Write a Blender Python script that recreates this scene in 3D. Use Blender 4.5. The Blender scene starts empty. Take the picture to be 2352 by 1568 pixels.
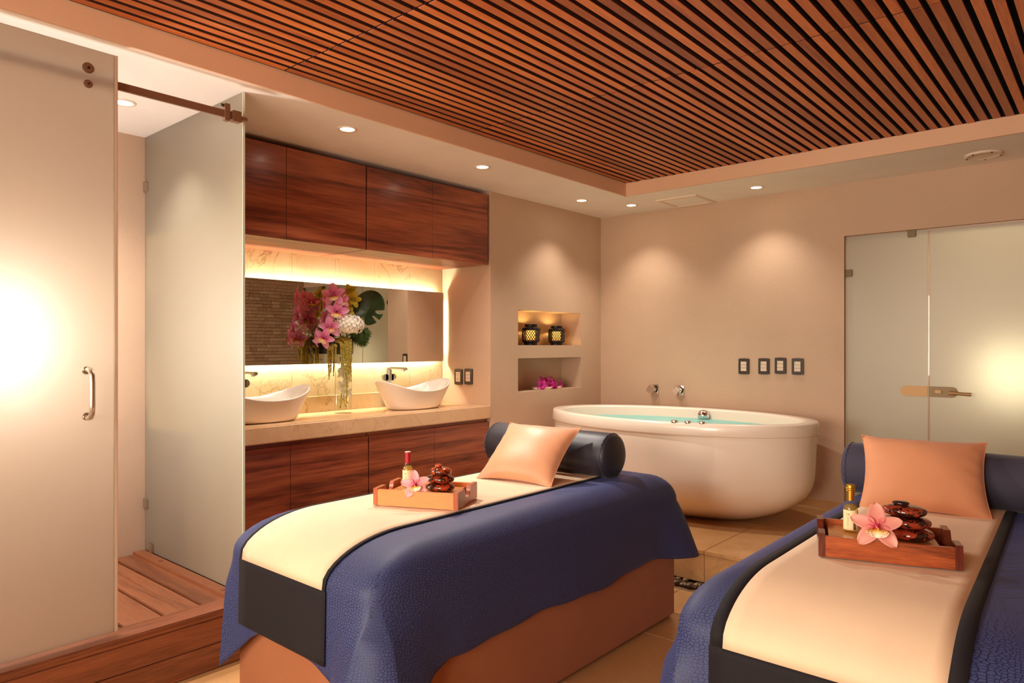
import bpy, bmesh, math, random
from mathutils import Vector, Matrix, Euler
random.seed(7)
PI = math.pi
sc = bpy.context.scene
COL = sc.collection

# ------------------------------------------------------------------ camera, world, exposure, large lights
cam_d = bpy.data.cameras.new('camera')
cam = bpy.data.objects.new('camera', cam_d); COL.objects.link(cam)
cam_d.sensor_width = 36.0
cam_d.lens = 1616.0 / 2352.0 * 36.0
cam_d.shift_y = 10.0 / 2352.0
cam_d.clip_start = 0.02
cam.location = (0, 0, 1.30)
cam.rotation_euler = (PI / 2, 0, math.radians(40.88))
sc.camera = cam

w = bpy.data.worlds.new('world'); sc.world = w; w.use_nodes = True
w.node_tree.nodes['Background'].inputs[0].default_value = (0.9, 0.75, 0.55, 1)
w.node_tree.nodes['Background'].inputs[1].default_value = 0.02

sc.view_settings.view_transform = 'Standard'
sc.view_settings.look = 'None'
sc.view_settings.gamma = 1.0
sc.view_settings.use_curve_mapping = False
sc.view_settings.exposure = 0.12
sc.cycles.use_denoising = True
sc.cycles.max_bounces = 9
sc.cycles.diffuse_bounces = 5
sc.cycles.glossy_bounces = 4
sc.cycles.transmission_bounces = 8
sc.cycles.transparent_max_bounces = 16
sc.cycles.sample_clamp_indirect = 6.0
sc.cycles.caustics_reflective = False
sc.cycles.caustics_refractive = False

WARM = (1.0, 0.87, 0.73)
def area(name, loc, tgt, sx, sy, power, color=WARM, spread=180):
    d = bpy.data.lights.new(name, 'AREA'); d.shape = 'RECTANGLE'; d.size = sx; d.size_y = sy
    d.energy = power; d.color = color; d.spread = math.radians(spread)
    o = bpy.data.objects.new(name, d); COL.objects.link(o); o.location = loc
    o.rotation_euler = (Vector(tgt) - Vector(loc)).to_track_quat('-Z', 'Y').to_euler()
    o['kind'] = 'helper'
    return o
# soft fill lights added behind the camera, in place of unseen room lighting
area('fill_light_left', (-2.0, -1.8, 1.45), (-1.2, 3.4, 0.6), 1.2, 1.2, 34, spread=120)
area('fill_light_right', (-0.4, -1.9, 1.2), (-1.6, 3.6, 0.7), 1.0, 1.2, 37, spread=120)
area('fill_light_overhead', (-1.25, -0.4, 2.36), (-1.35, 1.6, 0.0), 2.2, 1.2, 15)

# ------------------------------------------------------------------ node helpers and materials
def lin(r, g, b):
    f = lambda c: c / 12.92 if c <= 0.04045 else ((c + 0.055) / 1.055) ** 2.4
    return (f(r / 255), f(g / 255), f(b / 255), 1)

class NT:
    def __init__(s, name):
        s.m = bpy.data.materials.new(name); s.m.use_nodes = True
        s.t = s.m.node_tree; s.t.nodes.clear()
        s.out = s.n('ShaderNodeOutputMaterial')
    def n(s, typ, **kw):
        nd = s.t.nodes.new(typ)
        for k, v in kw.items():
            if k[0] == 'i' and k[1:].isdigit(): s.set(nd.inputs[int(k[1:])], v)
            elif k.startswith('I_'): s.set(nd.inputs[k[2:].replace('_', ' ')], v)
            else: setattr(nd, k, v)
        return nd
    def set(s, inp, v):
        if isinstance(v, bpy.types.NodeSocket): s.t.links.new(v, inp)
        elif isinstance(v, bpy.types.Node): s.t.links.new(v.outputs[0], inp)
        else: inp.default_value = v
    def ramp(s, fac, stops, interp='LINEAR'):
        r = s.n('ShaderNodeValToRGB'); s.set(r.inputs[0], fac); e = r.color_ramp; e.interpolation = interp
        while len(e.elements) < len(stops): e.elements.new(0.5)
        for el, (p, c) in zip(e.elements, stops): el.position = p; el.color = c
        return r.outputs[0]
    def mix(s, fac, a, b, mode='MIX'):
        m = s.n('ShaderNodeMix', data_type='RGBA', blend_type=mode)
        s.set(m.inputs[0], fac); s.set(m.inputs[6], a); s.set(m.inputs[7], b)
        return m.outputs[2]
    def pos(s, scale=(1, 1, 1), kind='pos', rot=(0, 0, 0), loc=(0, 0, 0)):
        if kind == 'pos': src = s.n('ShaderNodeNewGeometry').outputs['Position']
        elif kind == 'uv': src = s.n('ShaderNodeTexCoord').outputs['UV']
        else: src = s.n('ShaderNodeTexCoord').outputs['Object']
        mp = s.n('ShaderNodeMapping'); s.set(mp.inputs[0], src)
        mp.inputs['Scale'].default_value = scale; mp.inputs['Rotation'].default_value = rot; mp.inputs['Location'].default_value = loc
        return mp.outputs[0]
    def noise(s, vec, scale=5, detail=3, rough=0.5, dist=0.0):
        n = s.n('ShaderNodeTexNoise'); s.set(n.inputs['Vector'], vec)
        n.inputs['Scale'].default_value = scale; n.inputs['Detail'].default_value = detail
        n.inputs['Roughness'].default_value = rough; n.inputs['Distortion'].default_value = dist
        return n.outputs['Fac']
    def bump(s, h, strength=0.2, dist=0.01):
        b = s.n('ShaderNodeBump'); s.set(b.inputs['Height'], h)
        b.inputs['Strength'].default_value = strength; b.inputs['Distance'].default_value = dist
        return b.outputs[0]
    def pbr(s, col, rough=0.5, metal=0.0, normal=None, **kw):
        p = s.n('ShaderNodeBsdfPrincipled')
        s.set(p.inputs['Base Color'], col); s.set(p.inputs['Roughness'], rough); s.set(p.inputs['Metallic'], metal)
        if normal is not None: s.set(p.inputs['Normal'], normal)
        for k, v in kw.items(): s.set(p.inputs[k.replace('_', ' ')], v)
        s.t.links.new(p.outputs[0], s.out.inputs[0])
        return p
    def finish(s, shader):
        s.set(s.out.inputs[0], shader); return s.m

M = {}
def simple(key, col, rough=0.5, metal=0.0, **kw):
    t = NT(key); t.pbr(col, rough, metal, **kw); M[key] = t.m
    return t.m

def plaster(key, col, amt=0.25):
    t = NT(key); v = t.pos()
    n1 = t.noise(v, 3.0, 4); n2 = t.noise(v, 90, 3)
    c = t.mix(t.ramp(n1, [(0.35, (0, 0, 0, 1)), (0.7, (1, 1, 1, 1))]), col, tuple(x * 0.94 for x in col[:3]) + (1,))
    t.pbr(c, 0.75, normal=t.bump(n2, amt, 0.004)); M[key] = t.m
plaster('wall', lin(202, 169, 140))
plaster('ceil', lin(248, 236, 222), 0.1)
plaster('fascia', lin(234, 190, 152), 0.08)

def marble(key, c1, c2, vein, rough=0.18, sc_=1.0, va=1.0):
    t = NT(key); v = t.pos((sc_, sc_, sc_))
    n = t.noise(v, 3.2, 6, 0.6, 0.6)
    base = t.ramp(n, [(0.3, c1), (0.7, c2)])
    nv = t.noise(v, 2.1, 8, 0.62, 1.8)
    vm = t.ramp(nv, [(0.482, (0, 0, 0, 1)), (0.5, (1, 1, 1, 1)), (0.518, (0, 0, 0, 1))])
    patch = t.ramp(t.noise(v, 1.7, 2), [(0.45, (0, 0, 0, 1)), (0.68, (1, 1, 1, 1))])
    f = t.n('ShaderNodeMath', operation='MULTIPLY'); t.set(f.inputs[0], vm); t.set(f.inputs[1], patch)
    f0 = f; f = t.n('ShaderNodeMath', operation='MULTIPLY'); t.set(f.inputs[0], f0.outputs[0]); f.inputs[1].default_value = va
    c = t.mix(f.outputs[0], base, vein)
    sp = t.ramp(t.noise(v, 60, 2), [(0.66, (0, 0, 0, 1)), (0.75, (1, 1, 1, 1))])
    f2 = t.n('ShaderNodeMath', operation='MULTIPLY'); t.set(f2.inputs[0], sp); f2.inputs[1].default_value = 0.25
    c = t.mix(f2.outputs[0], c, vein)
    t.pbr(c, rough); M[key] = t.m
marble('marble', lin(226, 188, 146), lin(210, 168, 122), lin(150, 96, 52), va=0.3)
marble('marble_wall', lin(236, 220, 178), lin(222, 196, 142), lin(140, 92, 48), 0.3, va=0.9)
marble('marble_floor', lin(206, 160, 108), lin(190, 142, 92), lin(120, 76, 42), 0.28, va=0.4)

def wood(key, dark, mid, light, axis, rough=0.35, density=1.0, per_object=0.0, coat=0.0, bands=7.0, kind='pos'):
    """axis: the grain direction"""
    t = NT(key)
    lo, hi = 0.9 * density, 14.0 * density
    s = [hi, hi, hi]; s[axis] = lo
    v = t.pos(tuple(s), kind)
    if per_object:
        oi = t.n('ShaderNodeObjectInfo')
        cb = t.n('ShaderNodeCombineXYZ'); 
        mu = t.n('ShaderNodeMath', operation='MULTIPLY'); t.set(mu.inputs[0], oi.outputs['Random']); mu.inputs[1].default_value = 57.0
        for i in range(3): t.set(cb.inputs[i], mu.outputs[0])
        ad = t.n('ShaderNodeVectorMath', operation='ADD'); t.set(ad.inputs[0], v); t.set(ad.inputs[1], cb.outputs[0]); v = ad.outputs[0]
    big = t.noise(v, 0.55, 4, 0.55, 0.9)
    fine = t.noise(v, 9.0, 3, 0.6)
    wv = t.n('ShaderNodeMath', operation='MULTIPLY'); t.set(wv.inputs[0], big); wv.inputs[1].default_value = bands
    sn = t.n('ShaderNodeMath', operation='PINGPONG'); t.set(sn.inputs[0], wv.outputs[0]); sn.inputs[1].default_value = 1.0
    c = t.ramp(sn.outputs[0], [(0.0, dark), (0.35, mid), (1.0, light)])
    c = t.mix(0.35, c, t.ramp(fine, [(0.35, dark), (0.65, light)]))
    if per_object:
        pr = t.ramp(oi.outputs['Random'], [(0.0, (0.66, 0.60, 0.55, 1)), (0.5, (1, 1, 1, 1)), (1.0, (1.2, 1.2, 1.1, 1))])
        c = t.mix(per_object, c, pr, 'MULTIPLY')
    t.pbr(c, rough, normal=t.bump(fine, 0.06, 0.002), Coat_Weight=coat, Coat_Roughness=0.15); M[key] = t.m
wood('slat_wood', lin(150, 70, 32), lin(190, 98, 46), lin(214, 128, 66), 1, 0.42, 1.0, 1.0, bands=3.0)
wood('cab_wood', lin(78, 32, 20), lin(134, 62, 38), lin(170, 92, 58), 1, 0.32, 0.55, bands=9.0, coat=0.15)
wood('deck_wood', lin(108, 60, 36), lin(142, 84, 54), lin(164, 102, 66), 0, 0.4, 1.6, 0.5, bands=3.0)
wood('beam_wood', lin(96, 50, 30), lin(130, 72, 44), lin(150, 88, 56), 1, 0.36, 1.2, 0.4, bands=4.0)
wood('tray_light', lin(206, 112, 56), lin(226, 132, 70), lin(236, 148, 84), 0, 0.32, 2.0, 0, bands=2.0, kind='obj', coat=0.2)
wood('tray_dark', lin(96, 42, 22), lin(156, 72, 36), lin(190, 98, 50), 0, 0.22, 2.4, 0, bands=5.0, kind='obj', coat=0.4)
wood('tray_end_light', lin(164, 78, 40), lin(190, 98, 54), lin(206, 114, 66), 2, 0.32, 2.4, 0, bands=4.0, kind='obj', coat=0.2)
wood('tray_end_dark', lin(74, 28, 18), lin(110, 46, 26), lin(140, 62, 34), 2, 0.22, 2.4, 0, bands=4.0, kind='obj', coat=0.4)
wood('tray_floor', lin(176, 112, 56), lin(200, 136, 72), lin(216, 152, 86), 0, 0.3, 2.2, 0, bands=3.0, kind='obj', coat=0.3)

def fabric(key, col, rough=0.8, sheen=0.2, scale=700, bump=0.15, spec=0.3):
    t = NT(key); v = t.pos((1, 1, 1), 'pos')
    n = t.noise(v, scale, 1); big = t.noise(v, 6, 2)
    c = t.mix(t.ramp(big, [(0.3, (0, 0, 0, 1)), (0.7, (1, 1, 1, 1))]), col, tuple(x * 0.92 for x in col[:3]) + (1,))
    t.pbr(c, rough, normal=t.bump(n, bump, 0.002), Sheen_Weight=sheen, Sheen_Roughness=0.4, Specular_IOR_Level=spec); M[key] = t.m
fabric('cream', lin(244, 214, 178), 0.75, 0.1)
fabric('black_cloth', lin(34, 31, 34), 0.75, 0.03, spec=0.2)
fabric('terracotta', lin(164, 102, 66), 0.85, 0.15)
fabric('bolster_satin', lin(40, 36, 46), 0.45, 0.1, spec=0.5)
fabric('bolster_matte', lin(64, 60, 76), 0.75, 0.2)
fabric('peach', lin(220, 152, 110), 0.7, 0.2, bump=0.08)
fabric('peach_satin', lin(220, 156, 116), 0.45, 0.2, bump=0.04, spec=0.4)

def croc(key):
    t = NT(key)
    v = t.pos((84, 124, 1), 'uv')
    vo = t.n('ShaderNodeTexVoronoi', feature='DISTANCE_TO_EDGE', voronoi_dimensions='2D')
    nz = t.n('ShaderNodeTexNoise'); t.set(nz.inputs['Vector'], v); nz.inputs['Scale'].default_value = 0.35
    sb = t.n('ShaderNodeVectorMath', operation='MULTIPLY_ADD'); t.set(sb.inputs[0], nz.outputs['Color']); sb.inputs[1].default_value = (1.2, 1.2, 0); t.set(sb.inputs[2], v)
    t.set(vo.inputs['Vector'], sb.outputs[0]); vo.inputs['Scale'].default_value = 1.0; vo.inputs['Randomness'].default_value = 0.75
    cell = t.ramp(vo.outputs['Distance'], [(0.05, (0, 0, 0, 1)), (0.13, (1, 1, 1, 1))])
    c = t.mix(cell, lin(26, 30, 58), lin(57, 67, 112))
    rg = t.ramp(cell, [(0, (0.5, 0.5, 0.5, 1)), (1, (0.62, 0.62, 0.62, 1))])
    t.pbr(c, rg, normal=t.bump(cell, 0.12, 0.0015), Sheen_Weight=0.25, Sheen_Roughness=0.35, Sheen_Tint=lin(120, 120, 190), Specular_IOR_Level=0.45)
    M[key] = t.m
croc('navy_croc')

simple('slat_side_shade', lin(70, 34, 20), 0.7)  # gap shade put into the colour of the slat sides
simple('chrome', (0.78, 0.77, 0.75, 1), 0.07, 1.0)
simple('steel', (0.62, 0.55, 0.46, 1), 0.28, 1.0)
simple('bronze', lin(150, 116, 90), 0.38, 0.6)
simple('brass', lin(176, 138, 92), 0.5, 0.5)
simple('brass_dark', lin(116, 94, 66), 0.45, 0.6)
simple('dark_clip', lin(96, 78, 52), 0.4, 0.7)
simple('mirror', (0.80, 0.77, 0.70, 1), 0.0, 1.0)
simple('porcelain', lin(246, 236, 224), 0.12, 0, Coat_Weight=0.5, Coat_Roughness=0.05)
simple('acrylic', lin(244, 228, 208), 0.25, 0, Coat_Weight=0.3, Coat_Roughness=0.1)
simple('plate_dark', lin(56, 42, 34), 0.35)
simple('switch_key', lin(222, 196, 172), 0.4)
simple('outlet', lin(246, 226, 190), 0.4)
simple('hole', lin(20, 16, 12), 0.8)
simple('indicator', lin(120, 190, 120), 0.4)
simple('black_iron', lin(26, 22, 22), 0.45, 0.3)
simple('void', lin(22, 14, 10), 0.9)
simple('white_trim', lin(236, 214, 190), 0.5)
simple('red_cap', lin(170, 22, 36), 0.35)
simple('gold_cap', lin(206, 158, 60), 0.3, 0.9)
simple('cork_top', lin(226, 204, 176), 0.6)
simple('label_paper', lin(250, 226, 172), 0.5)
simple('label_ink', lin(150, 104, 60), 0.6)
simple('label_mark', lin(96, 74, 50), 0.6)
simple('stem_green', lin(96, 118, 36), 0.5)
simple('leaf_band', lin(26, 40, 20), 0.45)
simple('hydrangea', lin(255, 248, 234), 0.6, Subsurface_Weight=0.0)
simple('tassel', lin(168, 150, 58), 0.8)
simple('moss', lin(66, 92, 34), 0.85)
simple('white_petal', lin(246, 240, 222), 0.5)
simple('dish', lin(244, 226, 202), 0.25)
simple('grout', lin(120, 92, 64), 0.9)
simple('seal', lin(204, 176, 148), 0.3)
simple('edge_glass', lin(214, 222, 196), 0.15)
simple('rubber', lin(40, 36, 32), 0.7)

def petal_mat(key, base, tip, edge, vein=None):
    t = NT(key); uv = t.n('ShaderNodeTexCoord').outputs['UV']
    sp = t.n('ShaderNodeSeparateXYZ'); t.set(sp.inputs[0], uv)
    c = t.ramp(sp.outputs[1], [(0.0, base), (0.35, tip), (1.0, edge)])
    wv = t.n('ShaderNodeMath', operation='MULTIPLY'); t.set(wv.inputs[0], sp.outputs[0]); wv.inputs[1].default_value = 9.0
    pp = t.n('ShaderNodeMath', operation='PINGPONG'); t.set(pp.inputs[0], wv.outputs[0]); pp.inputs[1].default_value = 0.5
    vm = t.ramp(pp.outputs[0], [(0.0, (1, 1, 1, 1)), (0.12, (0, 0, 0, 1))])
    f = t.n('ShaderNodeMath', operation='MULTIPLY'); t.set(f.inputs[0], vm); f.inputs[1].default_value = 0.3
    c = t.mix(f.outputs[0], c, vein or base)
    d = t.n('ShaderNodeBsdfPrincipled'); t.set(d.inputs['Base Color'], c); d.inputs['Roughness'].default_value = 0.5
    tr = t.n('ShaderNodeBsdfTranslucent'); t.set(tr.inputs[0], c)
    mx = t.n('ShaderNodeMixShader'); mx.inputs[0].default_value = 0.25; t.set(mx.inputs[1], d); t.set(mx.inputs[2], tr)
    M[key] = t.finish(mx)
petal_mat('petal_salmon', lin(232, 104, 110), lin(250, 170, 158), lin(252, 196, 174))
petal_mat('petal_blush', lin(236, 122, 140), lin(252, 184, 188), lin(254, 206, 200))
petal_mat('petal_pink', lin(222, 92, 150), lin(246, 150, 196), lin(252, 190, 216))
petal_mat('petal_yellow', lin(150, 140, 20), lin(206, 190, 40), lin(220, 206, 70))
petal_mat('petal_magenta', lin(150, 10, 96), lin(206, 24, 140), lin(220, 60, 160))
petal_mat('petal_white', lin(230, 236, 180), lin(255, 252, 242), lin(255, 253, 246))
def lip_mat(key, spot):
    t = NT(key); uv = t.pos((1, 1, 1), 'uv')
    sp = t.n('ShaderNodeSeparateXYZ'); t.set(sp.inputs[0], uv)
    c = t.ramp(sp.outputs[1], [(0.0, lin(200, 30, 70)), (0.22, lin(236, 170, 40)), (0.5, lin(250, 226, 160)), (1, lin(252, 236, 214))])
    vo = t.n('ShaderNodeTexVoronoi', voronoi_dimensions='2D'); t.set(vo.inputs['Vector'], uv); vo.inputs['Scale'].default_value = 11
    dots = t.ramp(vo.outputs['Distance'], [(0.26, (1, 1, 1, 1)), (0.36, (0, 0, 0, 1))])
    e = t.n('ShaderNodeMath', operation='SUBTRACT'); t.set(e.inputs[0], sp.outputs[0]); e.inputs[1].default_value = 0.5
    a = t.n('ShaderNodeMath', operation='ABSOLUTE'); t.set(a.inputs[0], e.outputs[0])
    em = t.ramp(a.outputs[0], [(0.14, (0, 0, 0, 1)), (0.24, (1, 1, 1, 1))])
    f = t.n('ShaderNodeMath', operation='MULTIPLY'); t.set(f.inputs[0], dots); t.set(f.inputs[1], em)
    t.pbr(t.mix(f.outputs[0], c, spot), 0.5); M[key] = t.m
lip_mat('lip', lin(190, 24, 50))
simple('column', lin(206, 40, 90), 0.4)
simple('pollen', lin(246, 190, 60), 0.5)

def leaf_mat():
    t = NT('monstera'); v = t.pos((1, 1, 1), 'obj')
    n = t.noise(v, 14, 3)
    c = t.ramp(n, [(0.3, lin(24, 44, 22)), (0.7, lin(44, 70, 32))])
    t.pbr(c, 0.3, Specular_IOR_Level=0.6); M['monstera'] = t.m
leaf_mat()

def stone_mat(key, c1, c2, thr):
    t = NT(key); v = t.pos((1, 1, 1), 'obj')
    oi = t.n('ShaderNodeObjectInfo')
    ad = t.n('ShaderNodeVectorMath', operation='MULTIPLY_ADD'); t.set(ad.inputs[0], oi.outputs['Random']); ad.inputs[1].default_value = (3, 5, 7); t.set(ad.inputs[2], v)
    a = t.noise(ad.outputs[0], 26, 3, 0.6, 0.5); b = t.noise(ad.outputs[0], 160, 3, 0.6)
    m = t.n('ShaderNodeMath', operation='MULTIPLY_ADD'); t.set(m.inputs[0], b); m.inputs[1].default_value = 0.55; t.set(m.inputs[2], a)
    f = t.ramp(m.outputs[0], [(thr - 0.03, (0, 0, 0, 1)), (thr + 0.03, (1, 1, 1, 1))])
    t.pbr(t.mix(f, c1, c2), 0.08, Coat_Weight=0.6, Coat_Roughness=0.03); M[key] = t.m
stone_mat('mahogany_stone', lin(168, 62, 24), lin(34, 16, 10), 0.80)
stone_mat('dark_stone', lin(160, 60, 36), lin(40, 18, 14), 0.80)
def pebble_mat():
    t = NT('pebble'); oi = t.n('ShaderNodeObjectInfo')
    t.pbr(t.ramp(oi.outputs['Random'], [(0, lin(70, 52, 34)), (0.5, lin(120, 92, 62)), (1, lin(160, 128, 92))]), 0.4); M['pebble'] = t.m
pebble_mat()
def brick_mat():
    t = NT('split_stone'); oi = t.n('ShaderNodeObjectInfo'); v = t.pos()
    n = t.noise(v, 45, 5, 0.65)
    c = t.ramp(oi.outputs['Random'], [(0, lin(170, 136, 100)), (0.5, lin(194, 158, 120)), (1, lin(214, 180, 142))])
    c = t.mix(0.35, c, t.ramp(n, [(0.35, lin(120, 86, 56)), (0.7, lin(222, 188, 150))]))
    t.pbr(c, 0.85, normal=t.bump(n, 0.7, 0.01)); M['split_stone'] = t.m
brick_mat()

def emis(key, col, strength):
    t = NT(key); e = t.n('ShaderNodeEmission'); e.inputs[0].default_value = col; e.inputs[1].default_value = strength
    M[key] = t.finish(e)
emis('lamp_lens', (1.0, 0.90, 0.74, 1), 22)
emis('led', (1.0, 0.93, 0.70, 1), 170)
emis('led_side', (1.0, 0.93, 0.70, 1), 80)
emis('globe', (1.0, 0.98, 0.96, 1), 56)  # glow of the assumed shower pendant
emis('globe_soft', (1.0, 0.92, 0.86, 1), 10)  # glow of the assumed passage pendant
def candle_mat():
    t = NT('candle_glow'); v = t.pos((1, 1, 1), 'obj'); sp = t.n('ShaderNodeSeparateXYZ'); t.set(sp.inputs[0], v)
    c = t.ramp(sp.outputs[2], [(0.03, (0.9, 0.22, 0.03, 1)), (0.07, (1.0, 0.52, 0.10, 1)), (0.11, (1.0, 0.50, 0.10, 1)), (0.13, (0.8, 0.25, 0.04, 1))])
    e = t.n('ShaderNodeEmission'); t.set(e.inputs[0], c); e.inputs[1].default_value = 1.7
    M['candle_glow'] = t.finish(e)
candle_mat()

def frosted(key, tint, body, fac_body=0.55, rough=0.55):
    t = NT(key)
    rf = t.n('ShaderNodeBsdfRefraction'); rf.inputs['Color'].default_value = tint; rf.inputs['Roughness'].default_value = rough; rf.inputs['IOR'].default_value = 1.4
    df = t.n('ShaderNodeBsdfDiffuse'); df.inputs[0].default_value = body
    tl = t.n('ShaderNodeBsdfTranslucent'); tl.inputs[0].default_value = body
    m0 = t.n('ShaderNodeMixShader'); m0.inputs[0].default_value = 0.5; t.set(m0.inputs[1], df); t.set(m0.inputs[2], tl)
    m1 = t.n('ShaderNodeMixShader'); m1.inputs[0].default_value = fac_body; t.set(m1.inputs[1], rf); t.set(m1.inputs[2], m0)
    gl = t.n('ShaderNodeBsdfGlossy'); gl.inputs[0].default_value = (1, 1, 1, 1); gl.inputs['Roughness'].default_value = 0.42
    lw = t.n('ShaderNodeLayerWeight'); lw.inputs[0].default_value = 0.5
    pw = t.n('ShaderNodeMath', operation='POWER'); t.set(pw.inputs[0], lw.outputs['Facing']); pw.inputs[1].default_value = 4.0
    fr = t.n('ShaderNodeMath', operation='MULTIPLY_ADD'); t.set(fr.inputs[0], pw); fr.inputs[1].default_value = 0.6; fr.inputs[2].default_value = 0.08
    m2 = t.n('ShaderNodeMixShader'); t.set(m2.inputs[0], fr); t.set(m2.inputs[1], m1); t.set(m2.inputs[2], gl)
    M[key] = t.finish(m2)
frosted('frost_warm', lin(244, 238, 228), lin(230, 212, 190), 0.42, 0.85)
frosted('frost_green', lin(226, 232, 208), lin(228, 216, 190), 0.5, 0.7)
frosted('frost_door', lin(230, 227, 204), lin(210, 198, 166), 0.55, 0.9)

def thin_glass(key, tint, refl=1.0):
    t = NT(key)
    tr = t.n('ShaderNodeBsdfTransparent'); tr.inputs[0].default_value = tint
    gl = t.n('ShaderNodeBsdfGlossy'); gl.inputs['Roughness'].default_value = 0.02
    lw = t.n('ShaderNodeLayerWeight'); lw.inputs[0].default_value = 0.5
    pw = t.n('ShaderNodeMath', operation='POWER'); t.set(pw.inputs[0], lw.outputs['Facing']); pw.inputs[1].default_value = 4.0
    fr = t.n('ShaderNodeMath', operation='MULTIPLY_ADD'); t.set(fr.inputs[0], pw); fr.inputs[1].default_value = 0.6; fr.inputs[2].default_value = 0.035
    m = t.n('ShaderNodeMixShader'); t.set(m.inputs[0], fr); t.set(m.inputs[1], tr); t.set(m.inputs[2], gl)
    M[key] = t.finish(m)
thin_glass('glass', (0.97, 0.98, 0.95, 1))
def oil_mat():
    t = NT('oil')
    tr = t.n('ShaderNodeBsdfTransparent'); tr.inputs[0].default_value = (0.97, 0.86, 0.52, 1)
    df = t.n('ShaderNodeBsdfDiffuse'); df.inputs[0].default_value = lin(240, 210, 130)
    tl = t.n('ShaderNodeBsdfTranslucent'); tl.inputs[0].default_value = lin(246, 214, 120)
    m0 = t.n('ShaderNodeMixShader'); m0.inputs[0].default_value = 0.6; t.set(m0.inputs[1], df); t.set(m0.inputs[2], tl)
    m = t.n('ShaderNodeMixShader'); m.inputs[0].default_value = 0.28; t.set(m.inputs[1], tr); t.set(m.inputs[2], m0)
    M['oil'] = t.finish(m)
oil_mat()
def water_mat():
    t = NT('bath_water')
    gl = t.n('ShaderNodeBsdfGlossy'); gl.inputs['Roughness'].default_value = 0.03
    df = t.n('ShaderNodeBsdfDiffuse'); df.inputs[0].default_value = lin(150, 214, 204)
    v = t.pos(); nb = t.bump(t.noise(v, 26, 2), 0.15, 0.01); t.set(gl.inputs['Normal'], nb)
    m = t.n('ShaderNodeMixShader'); m.inputs[0].default_value = 0.18
    t.set(m.inputs[1], df); t.set(m.inputs[2], gl); M['bath_water'] = t.finish(m)
water_mat()

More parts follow.
